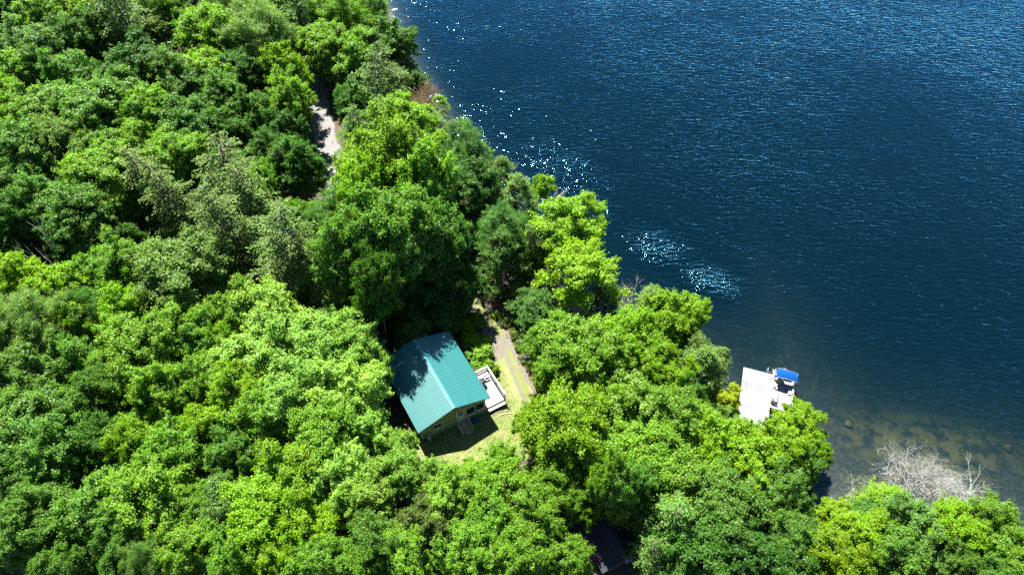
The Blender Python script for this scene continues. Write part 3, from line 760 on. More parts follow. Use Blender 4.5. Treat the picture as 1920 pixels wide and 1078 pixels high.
def clear_mask(x, y):
    u, v = cab_local(x, y)
    cab = (np.abs(u) < 3.9) & (np.abs(v) < 4.5)
    lawn = (u > -4.0) & (u < 8.5) & (v < -3.4) & (v > -9.6)
    deck = (u > 3) & (u < 6.0) & (v > -4.5) & (v < .3)
    cott = (np.hypot(x - 8.0, y - 19.3) < 4.2)
    return ~(cab | lawn | deck | cott) & (poly_dist(x, y, ROAD) > 1.75) & (sdist(x, y) > .6)
rng = np.random.default_rng(5)
px = rng.uniform(-85, 50, 90000); py = rng.uniform(14, 118, 90000)
ok = clear_mask(px, py)
px, py = px[ok], py[ok]
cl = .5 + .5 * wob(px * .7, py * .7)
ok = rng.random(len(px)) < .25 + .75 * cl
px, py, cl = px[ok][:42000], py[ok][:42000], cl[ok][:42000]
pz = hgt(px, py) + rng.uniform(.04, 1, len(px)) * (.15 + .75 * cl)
n = len(px)
ln = rng.uniform(.18, .42, n)
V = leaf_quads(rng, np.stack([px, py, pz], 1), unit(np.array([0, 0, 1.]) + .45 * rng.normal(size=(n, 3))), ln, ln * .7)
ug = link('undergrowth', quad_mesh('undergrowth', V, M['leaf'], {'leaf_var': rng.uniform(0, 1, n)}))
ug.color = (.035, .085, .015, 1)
tag(ug, 'low green undergrowth covering the forest floor', 'undergrowth', kind='stuff')

# ------------------------------------------------------------------ bare and dead trees
def branch_tree(rng, mb, p, d, L, r, depth, spread=.55, up=.15):
    d = d.normalized()
    n = 3 if depth > 1 else 2
    pts = [p]; q = p.copy(); dd = d.copy()
    for i in range(n):
        dd = (dd + Vector(rng.normal(size=3)) * .16 + Vector((0, 0, up * .3))).normalized()
        q = q + dd * L / n
        pts.append(q.copy())
    mb.tube(pts, [r * (1 - .5 * i / n) for i in range(n + 1)], 5 if depth > 2 else 3, cap=False)
    if depth <= 0: return
    for i in range(int(rng.integers(2, 5)) + (1 if depth > 1 else 0)):
        t = rng.uniform(.35, 1.0)
        k = min(int(t * n), n - 1)
        s = pts[k].lerp(pts[k + 1], t * n - k)
        nd = (dd + Vector(rng.normal(size=3)) * spread + Vector((0, 0, up))).normalized()
        branch_tree(rng, mb, s, nd, L * rng.uniform(.5, .78), r * .5, depth - 1, spread, up)

def dead_tree(x, y, stems, mat, label, seed, base_z=None, foliage=None):
    rng = np.random.default_rng(seed)
    root = empty('dead_tree', (x, y, (gz(x, y) if base_z is None else base_z) - .05))
    mb = MB()
    for (d, L, r, dep, spread, up) in stems:
        branch_tree(rng, mb, Vector((0, 0, -.2)), Vector(d), L, r, dep, spread, up)
    mb.build('trunk', mat, root)
    tag(root, label, 'dead tree')
    if foliage:
        c, nl, ln0 = foliage
        vs = np.array(mb.v)
        pick = vs[rng.integers(0, len(vs), nl)]
        pick = pick[pick[:, 2] > .5]
        P = pick + rng.normal(size=pick.shape) * .13
        n = len(P); ll = rng.uniform(ln0 * .7, ln0 * 1.3, n)
        o = link('foliage', quad_mesh('foliage', leaf_quads(rng, P, unit(np.array([0, 0, .8]) + .5 * rng.normal(size=(n, 3))), ll, ll * .55), M['leaf'], {'leaf_var': rng.uniform(0, 1, n)}), root)
        o.color = (*c, 1)
    return root

dead_tree(-46.9, 45.5, [((.16, .06, 1), 5.4, .13, 2, .25, .7), ((.30, .05, 1), 4.6, .09, 2, .25, .7)], M['dead_wood'], 'bare white snag standing in a dark forest gap', 3)
dead_tree(35.4, 22.7, [((.35, .45, .9), 4.2, .1, 6, .62, .14), ((-.25, .6, .8), 4.2, .09, 6, .62, .14), ((.6, .25, .9), 3.8, .09, 6, .6, .14), ((.05, .35, 1), 4.4, .09, 6, .6, .14), ((-.5, .3, .9), 3.2, .085, 6, .6, .14)], M['dead_wood'], 'bleached dead tree with dense bare twigs leaning over the bay', 11, foliage=((.10, .125, .05), 3600, .11))
dead_tree(39.3, 21.8, [((.45, .45, .55), 4.0, .1, 3, .3, .1), ((.3, .5, .75), 3.6, .08, 3, .35, .1)], M['dead_wood'], 'two long bare grey branches beside the bleached dead tree', 12, foliage=((.07, .12, .02), 500, .16))
dead_tree(29.2, 24.3, [((-.1, .35, .9), 2.4, .06, 4, .55, .15), ((.35, .3, .9), 2.4, .06, 4, .55, .15)], M['dead_wood'], 'thin half-bare grey shrub beside the pale shore boulders', 13, foliage=((.1, .13, .03), 900, .14))
dead_tree(12.4, 44.6, [((.12, .35, .9), 3.4, .09, 4, .42, .2)], M['dead_wood'], 'small dead tree with bare white twigs at the water edge', 14)
dead_tree(2.2, 60.2, [((.75, .1, .45), 3.4, .08, 3, .35, .05), ((.6, -.1, .25), 2.6, .06, 4, .4, .05)], M['dead_wood'], 'bare grey limbs reaching out over the lake below a slim yellow tree', 15)
dead_tree(-11.6, 77.6, [((.05, .1, 1), 3.6, .09, 5, .42, .35), ((.2, .0, 1), 3.4, .08, 5, .42, .35), ((-.2, .0, 1), 3.2, .08, 5, .42, .35)], M['red_twig'], 'rust-brown dead conifer with dense twigs on the shore', 16, foliage=((.17, .11, .065), 2500, .12))
dead_tree(-9.0, 73.4, [((.1, .1, 1), 3.0, .09, 5, .5, .2), ((.4, .2, .8), 2.6, .08, 5, .5, .2)], M['dead_wood'], 'grey twiggy dead conifer with a few pale green leaves on the shore', 17, foliage=((.08, .095, .045), 2200, .13))
dead_tree(5.4, 34.6, [((.3, .25, 1), 4.6, .08, 4, .4, .2)], M['dead_wood'], 'small bare grey treetop poking through the crowns by the cabin driveway', 18)

# ------------------------------------------------------------------ gravel track and lawn
def smooth_path(pts, step=.6):
    P = [Vector((*p, 0)) for p in pts]; out = []
    for i in range(len(P) - 1):
        p0 = P[max(i - 1, 0)]; p1 = P[i]; p2 = P[i + 1]; p3 = P[min(i + 2, len(P) - 1)]
        n = max(2, int((p2 - p1).length / step))
        for k in range(n):
            t = k / n
            out.append(.5 * ((2 * p1) + (p2 - p0) * t + (2 * p0 - 5 * p1 + 4 * p2 - p3) * t * t + (3 * p1 - p0 - 3 * p2 + p3) * t ** 3))
    out.append(P[-1]); return out

def road_mat():
    m, N, L, P = mat_new('gravel_two_track')
    at = N.new('ShaderNodeAttribute'); at.attribute_name = 'across'
    g = N.new('ShaderNodeNewGeometry'); pos = g.outputs['Position']
    n1 = noise(N, L, pos, 1.4, 6, .7); n2 = noise(N, L, pos, 9, 4, .7); n3 = noise(N, L, pos, .35, 3, .5)
    grav = ramp(N, [(.3, (.058, .055, .053)), (.55, (.10, .096, .092)), (.8, (.14, .135, .13))]); L.new(n2.outputs[0], grav.inputs[0])
    litter = ramp(N, [(.35, (.055, .028, .014)), (.65, (.10, .058, .036))]); L.new(n2.outputs[0], litter.inputs[0])
    grass = ramp(N, [(.3, (.045, .068, .012)), (.7, (.10, .105, .024))]); L.new(n2.outputs[0], grass.inputs[0])
    # grass between the wheel tracks
    a = mth(N, L, 'ABSOLUTE', mth(N, L, 'ADD', at.outputs['Fac'], .12))
    gm = mth(N, L, 'SUBTRACT', mth(N, L, 'MULTIPLY_ADD', n1.outputs[0], .9, .15), mth(N, L, 'MULTIPLY', a, 1.9))
    gm = mth(N, L, 'MULTIPLY', gm, mth(N, L, 'MULTIPLY_ADD', n3.outputs[0], 9.0, -3.2, clamp=True))
    sy = N.new('ShaderNodeSeparateXYZ'); L.new(pos, sy.inputs[0])
    gm = mth(N, L, 'MULTIPLY', gm, mth(N, L, 'MULTIPLY_ADD', sy.outputs['Y'], -.2, 12.6, clamp=True))   # only the driveway is overgrown
    gm = mth(N, L, 'MULTIPLY', gm, 4.0, clamp=True)
    dry = mth(N, L, 'MULTIPLY_ADD', sy.outputs['Y'], -.2, 12.6, clamp=True)
    gv = mixc(N, L, dry, grav.outputs[0], mixc(N, L, 1.0, grav.outputs[0], (.80, .74, .58), 'MULTIPLY'))   # sandier soil on the driveway
    c1 = mixc(N, L, gm, gv, grass.outputs[0])
    # dead leaves and needles along the verges
    em = mth(N, L, 'MULTIPLY_ADD', mth(N, L, 'ABSOLUTE', at.outputs['Fac']), 5.0, mth(N, L, 'MULTIPLY_ADD', n1.outputs[0], 3.0, -6.0), clamp=True)
    c2 = mixc(N, L, em, c1, litter.outputs[0])
    L.new(c2, P.inputs['Base Color']); P.inputs['Roughness'].default_value = .95
    b = N.new('ShaderNodeBump'); b.inputs['Strength'].default_value = .7; b.inputs['Distance'].default_value = .05
    L.new(n2.outputs[0], b.inputs['Height']); L.new(b.outputs[0], P.inputs['Normal'])
    return m

rp = smooth_path(ROAD)
rr_ = random.Random(3)
Vr = []; Fr = []; ac = []
nac = 9
for i, p in enumerate(rp):
    t = (rp[min(i + 1, len(rp) - 1)] - rp[max(i - 1, 0)]).normalized(); s = Vector((t.y, -t.x, 0))
    w = 1.45 + .12 * math.sin(i * .7) + rr_.uniform(-.1, .1)
    for k in range(nac):
        u = -1 + 2 * k / (nac - 1)
        q = p + s * u * w
        rut = -.05 * math.exp(-((abs(u) - .55) / .2) ** 2)
        Vr.append((q.x, q.y, gz(q.x, q.y) + .05 + rut - .05 * (abs(u) > .99))); ac.append(u)
for i in range(len(rp) - 1):
    for k in range(nac - 1):
        a = i * nac + k
        Fr.append((a, a + 1, a + nac + 1, a + nac))
me = bpy.data.meshes.new('gravel_track'); me.from_pydata(Vr, [], Fr); me.update()
at = me.attributes.new('across', 'FLOAT', 'POINT'); at.data.foreach_set('value', ac)
me.polygons.foreach_set('use_smooth', [True] * len(me.polygons))
me.materials.append(road_mat())
tag(link('gravel_track', me), 'pale gravel two-track road with grass between the ruts', kind='structure')

def lawn_mat():
    m, N, L, P = mat_new('mown_lawn')
    g = N.new('ShaderNodeNewGeometry'); pos = g.outputs['Position']
    n1 = noise(N, L, pos, .8, 4, .6); n2 = noise(N, L, pos, 18, 4, .7)
    r = ramp(N, [(.3, (.045, .072, .014)), (.5, (.085, .105, .024)), (.66, (.12, .118, .045)), (.8, (.145, .13, .07))])
    L.new(mth(N, L, 'MULTIPLY_ADD', n2.outputs[0], .35, mth(N, L, 'MULTIPLY', n1.outputs[0], .72)), r.inputs[0])
    L.new(r.outputs[0], P.inputs['Base Color']); P.inputs['Roughness'].default_value = .95
    b = N.new('ShaderNodeBump'); b.inputs['Strength'].default_value = .8; b.inputs['Distance'].default_value = .05
    L.new(n2.outputs[0], b.inputs['Height']); L.new(b.outputs[0], P.inputs['Normal'])
    return m
M['lawn'] = lawn_mat()
lm = MB()
cu, su = math.cos(CYAW), math.sin(CYAW)
def cw(u, v): return (CAB[0] + u * cu - v * su, CAB[1] + u * su + v * cu)
us = np.arange(-5.5, 9.01, .45); vs_ = np.arange(-10.4, 1.01, .45)
idx = {}
for i, u in enumerate(us):
    for j, v in enumerate(vs_):
        x, y = cw(u + .12 * math.sin(3 * v), v + .12 * math.sin(2.7 * u))
        idx[i, j] = len(lm.v); lm.v.append((x, y, gz(x, y) + .03))
for i in range(len(us) - 1):
    for j in range(len(vs_) - 1):
        u, v = us[i], vs_[j]
        e = ((u - 1.7) / 7.0) ** 2 + ((v + 5.8) / 4.6) ** 2
        if e < 1.05 or (u > 3.2 and u < 8.2 and v > -6 and v < .5): lm.f.append((idx[i, j], idx[i + 1, j], idx[i + 1, j + 1], idx[i, j + 1]))
tag(lm.build('lawn', M['lawn']), 'patchy sunlit lawn in front of the cabin', kind='structure')

# grass blades over lawn and verges
rng = np.random.default_rng(9)
uu = rng.uniform(-5.0, 8.5, 26000); vv = rng.uniform(-10.2, .3, 26000)
e = ((uu - 1.7) / 7.2) ** 2 + ((vv + 5.8) / 4.8) ** 2
ok = ((e < 1) | ((uu > 5.6) & (uu < 8.0))) & ~((np.abs(uu) < 3.4) & (vv > -3.9)) & ~((uu > 3) & (uu < 5.6) & (vv > -4))
gx = CAB[0] + uu * cu - vv * su; gy = CAB[1] + uu * su + vv * cu
ok &= (poly_dist(gx, gy, ROAD) > .9 + .8 * rng.random(len(gx)))
gx, gy = gx[ok], gy[ok]
# verge tufts
tx = np.array([p.x for p in rp]); ty = np.array([p.y for p in rp])
k = rng.integers(0, len(tx), 9000); off = rng.choice([-1, 1], 9000) * rng.uniform(1.2, 2.1, 9000); an = rng.uniform(0, 6.28, 9000)
vx = tx[k] + off * np.cos(an); vy = ty[k] + off * np.sin(an)
keep = poly_dist(vx, vy, ROAD) > 1.15
gx = np.concatenate([gx, vx[keep]]); gy = np.concatenate([gy, vy[keep]])
n = len(gx); hb = rng.uniform(.03, .085, n)
P3 = np.stack([gx, gy, hgt(gx, gy) + .04 + hb * .5], 1)
V = leaf_quads(rng, P3, unit(rng.normal(size=(n, 3)) * np.array([1, 1, .35]) + np.array([0, 0, .35])), hb * 1.6, hb * .5, np.array([0, 0, 1.]) + .6 * rng.normal(size=(n, 3)))
gr = link('grass', quad_mesh('grass', V, M['leaf'], {'leaf_var': rng.uniform(0, 1, n)}))
gr.color = (.08, .115, .016, 1)
tag(gr, 'short yellow-green grass blades on the lawn and verges', 'grass', kind='stuff')

# rust-coloured dead fern and leaf litter beside the driveway
k = rng.integers(int(len(rp) * .72), len(rp) - 4, 5200)
tdir = np.array([[(rp[min(i + 1, len(rp) - 1)] - rp[i - 1]).normalized().y, -(rp[min(i + 1, len(rp) - 1)] - rp[i - 1]).normalized().x] for i in range(len(rp))])
side = -1.0
o_ = rng.normal(1.45, .25, len(k)); s_ = rng.uniform(-.4, .4, len(k))
lx = tx[k] + o_ * side * tdir[k, 0] - s_ * tdir[k, 1]; ly = ty[k] + o_ * side * tdir[k, 1] + s_ * tdir[k, 0]
n = len(k)
V = leaf_quads(rng, np.stack([lx, ly, hgt(lx, ly) + .05 + rng.uniform(0, .14, n)], 1), unit(np.array([0, 0, 1.]) + .4 * rng.normal(size=(n, 3))), rng.uniform(.06, .16, n), rng.uniform(.04, .1, n))
ll = link('leaf_litter', quad_mesh('leaf_litter', V, simple('dry_litter', (.14, .06, .033), .9, .5, 3), {'leaf_var': rng.uniform(0, 1, n)}))
tag(ll, 'rust-brown dry leaf litter along the driveway verge', 'leaf litter', kind='stuff')

# ------------------------------------------------------------------ teal-roofed cabin
M['siding'] = simple('olive_siding', (.20, .225, .105), .75, .12, 2.5, bump=.5, bscale=1.0, stretch=(.2, .2, 9))
M['white'] = simple('white_trim', (.42, .42, .41), .5, .08, 4)
M['concrete'] = simple('foundation', (.22, .21, .19), .9, .3, 4)
M['wood'] = simple('weathered_wood', (.25, .195, .14), .85, .3, 3, bump=.4, stretch=(1, 8, 1))
M['deckwood'] = simple('bleached_deck_board', (.20, .185, .18), .75, .16, 5, stretch=(1, 6, 1))
M['glass'] = None
def glass_mat():
    m, N, L, P = mat_new('dark_window_glass')
    P.inputs['Base Color'].default_value = (.012, .016, .018, 1); P.inputs['Roughness'].default_value = .05
    return m
M['glass'] = glass_mat()
def roof_mat(name, col, rough, var):
    m, N, L, P = mat_new(name)
    tc = N.new('ShaderNodeTexCoord'); n = noise(N, L, tc.outputs['Object'], 1.1, 6, .65); n2 = noise(N, L, tc.outputs['Object'], 14, 3, .7)
    r = ramp(N, [(.3, tuple(c * (1 - var) for c in col)), (.72, tuple(c * (1 + var) for c in col))]); L.new(n.outputs[0], r.inputs[0])
    f = mth(N, L, 'MULTIPLY_ADD', n2.outputs[0], 2.4, -1.25, clamp=True)
    L.new(mixc(N, L, mth(N, L, 'MULTIPLY', f, .35), r.outputs[0], (.10, .16, .15)), P.inputs['Base Color'])
    P.inputs['Roughness'].default_value = rough; P.inputs['Specular IOR Level'].default_value = .5
    return m
M['teal'] = roof_mat('teal_painted_metal', (.007, .078, .077), .38, .12)
M['tealtrim'] = roof_mat('teal_trim', (.004, .07, .065), .4, .1)
M['ridge'] = roof_mat('faded_ridge_cap', (.03, .11, .11), .35, .12)

RL, RW, RISE = 8.62, 7.33, 1.25
HX, HY = 3.30, 3.86          # half wall sizes
EAVE = 2.90                  # eave height above the cabin origin
cab = empty('cabin', (CAB[0], CAB[1], 2.2), CYAW)
tag(cab, 'small olive-sided cabin with a teal ribbed metal roof', 'cabin')

def wall_cells(mb, x0, x1, z0, z1, holes, y0, y1):
    xs = sorted({x0, x1, *[h[0] for h in holes], *[h[1] for h in holes]}); zs = sorted({z0, z1, *[h[2] for h in holes], *[h[3] for h in holes]})
    for a, b in zip(xs[:-1], xs[1:]):
        for c, d in zip(zs[:-1], zs[1:]):
            mx, mz = (a + b) / 2, (c + d) / 2
            if any(h[0] < mx < h[1] and h[2] < mz < h[3] for h in holes): continue
            mb.box(((a + b) / 2, (y0 + y1) / 2, (c + d) / 2), (b - a, y1 - y0, d - c))

WTOP = EAVE + (3.667 - HX) * RISE / 3.667 - .10
door_h = (.32, 1.16, .38, 2.33)
win_s = (-2.06, -1.28, 1.33, 2.08)
win_1 = (1.30, 2.18, .90, 2.12); win_2 = (2.26, 3.14, .90, 2.12)
# front wall with real openings, gable triangle above
mb = MB(); wall_cells(mb, -HX, HX, -.75, WTOP, [door_h, win_s, win_1, win_2], -HY, -HY + .14)
mb.build('wall', M['siding'], cab)
for yy in (-HY + .002, HY - .142):
    gzp = RISE * HX / 3.667
    MB().prism([(-HX + .004, WTOP), (HX - .004, WTOP), (0, WTOP + gzp)], yy, yy + .136, 'y').build('gable', M['siding'], cab)
MB().box((0, HY - .07, (WTOP - .75) / 2), (2 * HX, .14, WTOP + .75)).build('wall', M['siding'], cab)
for sx in (-1, 1):
    MB().box((sx * (HX - .07), 0, (WTOP - .75) / 2), (.136, 2 * HY - .284, WTOP + .75)).build('wall', M['siding'], cab)
for sx in (-1, 1):
    MB().box((sx * (HX - .03), -HY + .03, (WTOP - .75) / 2), (.12, .12, WTOP + .74)).build('corner_board', M['siding'], cab)
# dark floor inside so that the openings are not see-through
MB().box((0, 0, .30), (2 * HX - .3, 2 * HY - .3, .1)).build('floor', M['wood'], cab)

def window(x0, x1, z0, z1, y, par, rails=(), mull=()):
    w = empty('window', (0, 0, 0), 0, par)
    fw = .075
    mb = MB()
    mb.box(((x0 + x1) / 2, y - .02, z1 + fw / 2 - .01), (x1 - x0 + 2 * fw, .09, fw)); mb.box(((x0 + x1) / 2, y - .03, z0 - fw / 2 + .01), (x1 - x0 + 2 * fw, .12, fw))
    for xx in (x0 - fw / 2 + .01, x1 + fw / 2 - .01): mb.box((xx, y - .021, (z0 + z1) / 2), (fw, .086, z1 - z0 - .02))
    for zz in rails: mb.box(((x0 + x1) / 2, y + .03, zz), (x1 - x0, .045, .05))
    for xx in mull: mb.box((xx, y + .031, (z0 + z1) / 2), (.05, .042, z1 - z0))
    mb.build('frame', M['white'], w)
    MB().box(((x0 + x1) / 2, y + .055, (z0 + z1) / 2), (x1 - x0, .02, z1 - z0)).build('pane', M['glass'], w)
    return w
window(*win_s, -HY, cab, rails=(), mull=(-1.67,))
window(*win_1, -HY, cab)
window(*win_2, -HY, cab)
for yy in (-1.6, 1.4):        # lake-side and uphill windows
    for sx in (-1, 1):
        w = empty('window', (sx * HX, yy, 0), sx * math.pi / 2, cab)
        fm = MB()
        for (cx, cz_, dx, dz) in ((0, 2.07, 1.1, .07), (0, 1.03, 1.1, .07), (-.52, 1.55, .07, .97), (.52, 1.55, .07, .97)): fm.box((cx, -.025, cz_), (dx, .06, dz))
        fm.build('frame', M['white'], w)
        MB().box((0, -.012, 1.55), (.96, .02, .96)).build('pane', M['glass'], w)
# door with a nine-light window
dr = empty('door', (0, 0, 0), 0, cab)
x0, x1, z0, z1 = door_h
mb = MB()
lx0, lx1, lz0, lz1 = x0 + .17, x1 - .17, z0 + 1.08, z1 - .17
wall_cells(mb, x0 + .01, x1 - .01, z0 + .01, z1 - .01, [(lx0, lx1, lz0, lz1)], -HY + .03, -HY + .075)
mb.build('door_leaf', M['white'], dr)
mb = MB()
for i in range(1, 3):
    mb.box((lx0 + (lx1 - lx0) * i / 3, -HY + .05, (lz0 + lz1) / 2), (.03, .035, lz1 - lz0)); mb.box(((lx0 + lx1) / 2, -HY + .051, lz0 + (lz1 - lz0) * i / 3), (lx1 - lx0, .032, .03))
mb.build('muntin', M['white'], dr)
for i in range(3):
    for j in range(3):
        MB().box((lx0 + (lx1 - lx0) * (i + .5) / 3, -HY + .066, lz0 + (lz1 - lz0) * (j + .5) / 3), ((lx1 - lx0) / 3 - .03, .012, (lz1 - lz0) / 3 - .03)).build('pane', M['glass'], dr)
mb = MB()
mb.box(((x0 + x1) / 2, -HY - .018, z1 + .05), (x1 - x0 + .2, .07, .1))
for xx in (x0 - .05, x1 + .05): mb.box((xx, -HY - .017, (z0 + z1) / 2), (.1, .064, z1 - z0))
mb.build('door_frame', M['white'], dr)
MB().tube([(x0 + .1, -HY + .02, z0 + .95), (x0 + .1, -HY - .05, z0 + .95)], [.03, .035], 8).build('handle', simple('brass', (.45, .35, .16), .35, .1, 4, metal=.8), dr)

# roof: ribbed metal sheets laid ridge to eave, each sheet a piece of its own
roof = empty('roof', (0, 0, 0), 0, cab)
sl_len = math.hypot(RW / 2, RISE)
npan = 10; pw = RL / npan
def rib_sheet():
    prof = []
    nr = 4; rw = pw / nr
    for i in range(nr):
        b = -pw / 2 + i * rw
        prof += [(b, 0), (b + rw * .36, 0), (b + rw * .43, .036), (b + rw * .60, .036), (b + rw * .67, 0)]
    prof += [(pw / 2 - .001, 0)]
    n = len(prof); vs = []; fs = []
    for s in (0.02, sl_len):
        for (a, h) in prof: vs.append((s, a, h))
    for s in (0.02, sl_len):
        for (a, h) in prof: vs.append((s, a, h - .012))
    for i in range(n - 1):
        fs.append((i, n + i, n + i + 1, i + 1)); fs.append((2 * n + i, 2 * n + i + 1, 3 * n + i + 1, 3 * n + i))
        fs.append((n + i, 3 * n + i, 3 * n + i + 1, n + i + 1))
    return MB().add(vs, fs).mesh('roof_panel', M['teal'])
panel_me = rib_sheet()
ang = math.atan2(RISE, RW / 2)
for sx in (1, -1):
    for i in range(npan):
        o = link('roof_panel', panel_me, roof)
        yy = (-RL / 2 + pw * (i + .5)) * sx
        o.matrix_local = Matrix.Translation((0, yy, EAVE + RISE + .03)) @ Matrix.Rotation(0 if sx > 0 else math.pi, 4, 'Z') @ Matrix.Rotation(ang, 4, 'Y')
# ridge cap, rake and eave trim, soffit boards
rc = MB(); capw = .17
zt = EAVE + RISE + .075
rc.add([(0, -RL / 2 - .01, zt), (0, RL / 2 + .01, zt), (capw, RL / 2 + .01, zt - capw * math.tan(ang)), (capw, -RL / 2 - .01, zt - capw * math.tan(ang)), (-capw, RL / 2 + .01, zt - capw * math.tan(ang)), (-capw, -RL / 2 - .01, zt - capw * math.tan(ang))], [(0, 3, 2, 1), (0, 1, 4, 5)])
rc.build('ridge_cap', M['ridge'], roof)
for sx in (1, -1):
    for yy in (-RL / 2, RL / 2):
        c = Vector((sx * RW / 4, yy, EAVE + RISE / 2 - .02)); rot = Matrix.Rotation(sx * ang, 3, 'Y')
        MB().box(c, (sl_len - .01, .035, .13), rot).build('rake_trim', M['tealtrim'], roof)
    MB().box((sx * (RW / 2 - .03), 0, EAVE - .055), (.035, RL - .06, .12)).build('eave_trim', M['tealtrim'], roof)
    c = Vector((sx * (RW / 4), 0, EAVE + RISE / 2 - .055)); rot = Matrix.Rotation(sx * ang, 3, 'Y')
    MB().box(c, (sl_len - .08, RL - .07, .04), rot).build('soffit', M['wood'], roof)

# front stairs
st = empty('stairs', (0, 0, 0), 0, cab)
top = .34; sx0, sx1 = .22, 1.24; nst = 6
gfront = gz(*cw(.7, -5.3)) - 2.2
run = (5.32 - HY) / nst
MB().box(((sx0 + sx1) / 2, -HY - run * .5 - .005, top - .02), (sx1 - sx0, run, .045)).build('tread', M['wood'], st)
for i in range(1, nst):
    MB().box(((sx0 + sx1) / 2, -HY - run * (i + .5) - .005, top - .02 - (top - gfront) * i / nst), (sx1 - sx0, run - .03, .045)).build('tread', M['wood'], st)
for xx in (sx0 - .03, sx1 + .03):
    a = Vector((xx, -HY - .02, top - .05)); b = Vector((xx, -5.34, gfront + .02))
    d = b - a; rot = d.to_track_quat('Y', 'Z').to_matrix()
    MB().box((a + b) / 2, (.05, d.length, .24), rot).build('stringer', M['wood'], st)
    r0 = a + Vector((0, -.12, .82)); r1 = b + Vector((0, .12, .82)); d = r1 - r0
    rl = MB().box((r0 + r1) / 2, (.09, d.length + .1, .05), d.to_track_quat('Y', 'Z').to_matrix())
    rl.build('handrail', M['wood'], st)
    for q in (r0, r1): MB().box((q.x, q.y, q.z - .46), (.085, .085, .9)).build('post', M['wood'], st)

# deck on the lake side, boards run along the house
dk = empty('deck', (0, 0, 0), 0, cab)
DX0, DX1, DY0, DY1, DZ = HX + .02, 5.50, -3.80, -.15, .42
nb_ = 15; bw = (DX1 - DX0) / nb_
bm_ = MB().box((0, 0, 0), (bw - .008, DY1 - DY0, .035), bev=.004).mesh('deck_board', M['deckwood'])
for i in range(nb_):
    o = link('deck_board', bm_, dk); o.location = (DX0 + bw * (i + .5), (DY0 + DY1) / 2, DZ - .018 + rnd.uniform(-.003, .003))
for (c, d) in (((DX1 + .02, (DY0 + DY1) / 2, DZ - .12), (.04, DY1 - DY0 + .08, .2)), (((DX0 + DX1) / 2, DY0 - .02, DZ - .12), (DX1 - DX0, .04, .2)), (((DX0 + DX1) / 2, DY1 + .02, DZ - .12), (DX1 - DX0, .04, .2))):
    MB().box(c, d).build('rim_joist', M['deckwood'], dk)
# lower step running along the open front of the deck
MB().box(((DX0 + DX1) / 2, DY0 - .24, DZ - .2), (DX1 - DX0 - .1, .34, .045), bev=.005).build('step', M['deckwood'], dk)
for (xx, yy) in ((DX1 - .08, DY0 + .08), (DX1 - .08, DY1 - .08), (DX1 - .08, (DY0 + DY1) / 2), (DX0 + .3, DY0 + .08), (DX0 + .3, DY1 - .08)):
    zb = gz(*cw(xx, yy)) - 2.2 - .1
    MB().box((xx, yy, (zb + DZ - .04) / 2), (.1, .1, DZ - .04 - zb)).build('support_post', M['deckwood'], dk)
RZ = DZ + .86
for (xx, yy) in ((DX1 - .02, DY0 + .05), (DX1 - .02, (DY0 + DY1) / 2), (DX1 - .02, DY1 - .05), (DX0 + .9, DY1 - .05)):
    MB().box((xx, yy, DZ + .42), (.09, .09, .84)).build('rail_post', M['deckwood'], dk)
MB().box((DX1 - .02, (DY0 + DY1) / 2, RZ), (.16, DY1 - DY0 + .12, .04), bev=.006).build('top_rail', M['deckwood'], dk)
MB().box(((DX0 + .8 + DX1) / 2 - .05, DY1 - .05, RZ), (DX1 - DX0 - .9, .16, .04), bev=.006).build('top_rail', M['deckwood'], dk)
for zz in (.3, .58):
    MB().box((DX1 - .02, (DY0 + DY1) / 2, DZ + zz), (.035, DY1 - DY0, .09)).build('rail', M['deckwood'], dk)
    MB().box(((DX0 + .8 + DX1) / 2 - .05, DY1 - .05, DZ + zz), (DX1 - DX0 - .95, .035, .09)).build('rail', M['deckwood'], dk)
# bench seat under the rail (boards)
for i in range(3):
    MB().box((DX1 - .75, DY1 - .25 - .3 * i, DZ + .42), (1.1, .2, .04), bev=.005).build('bench_board', M['deckwood'], dk)

# gas grill under its cover on the deck
M['cover'] = simple('grill_cover', (.055, .062, .07), .55, .35, 5, bump=.5, bscale=9)
M['dark'] = simple('dark_metal', (.03, .03, .033), .45, .3, 6)
gp = cw(4.05, -1.25)
gr_ = empty('gas_grill', (gp[0], gp[1], 2.2 + DZ), CYAW)
tag(gr_, 'gas grill under a dark cover on the cabin deck', 'grill')
MB().prism([(-.28, .82), (.28, .82), (.3, .95), (.2, 1.14), (-.08, 1.2), (-.26, 1.05)], -.45, .45, 'x').build('lid', M['cover'], gr_)
MB().box((0, 0, .72), (1.2, .5, .2), bev=.03).build('body', M['cover'], gr_)
for sx in (-1, 1): MB().box((sx * .35, 0, .33), (.06, .45, .6)).build('leg', M['dark'], gr_)
MB().box((0, -.32, .95), (.6, .03, .03)).build('handle', M['dark'], gr_)

# propane bottle, blue tub, garden edging, cable
def lathe(prof, n=14):
    vs = []; fs = []
    for (r, z) in prof:
        for k in range(n):
            a = 2 * math.pi * k / n; vs.append((r * math.cos(a), r * math.sin(a), z))
    for i in range(len(prof) - 1):
        for k in range(n):
            k2 = (k + 1) % n; fs.append((i * n + k, i * n + k2, i * n + n + k2, i * n + n + k))
    fs.append(tuple(range(n - 1, -1, -1))); fs.append(tuple((len(prof) - 1) * n + k for k in range(n)))
    return MB().add(vs, fs)
M['tank'] = simple('tank_paint', (.2, .21, .21), .4, .15, 5)
pp = cw(-2.74, -4.22)
pt = empty('propane_bottle', (pp[0], pp[1], gz(*pp) + .02)); tag(pt, 'grey propane bottle by the front cabin wall', 'gas bottle')
lathe([(.13, 0), (.15, .03), (.15, .06), (.185, .12), (.19, .7), (.15, .84), (.06, .9)]).build('tank', M['tank'], pt, smooth=True)
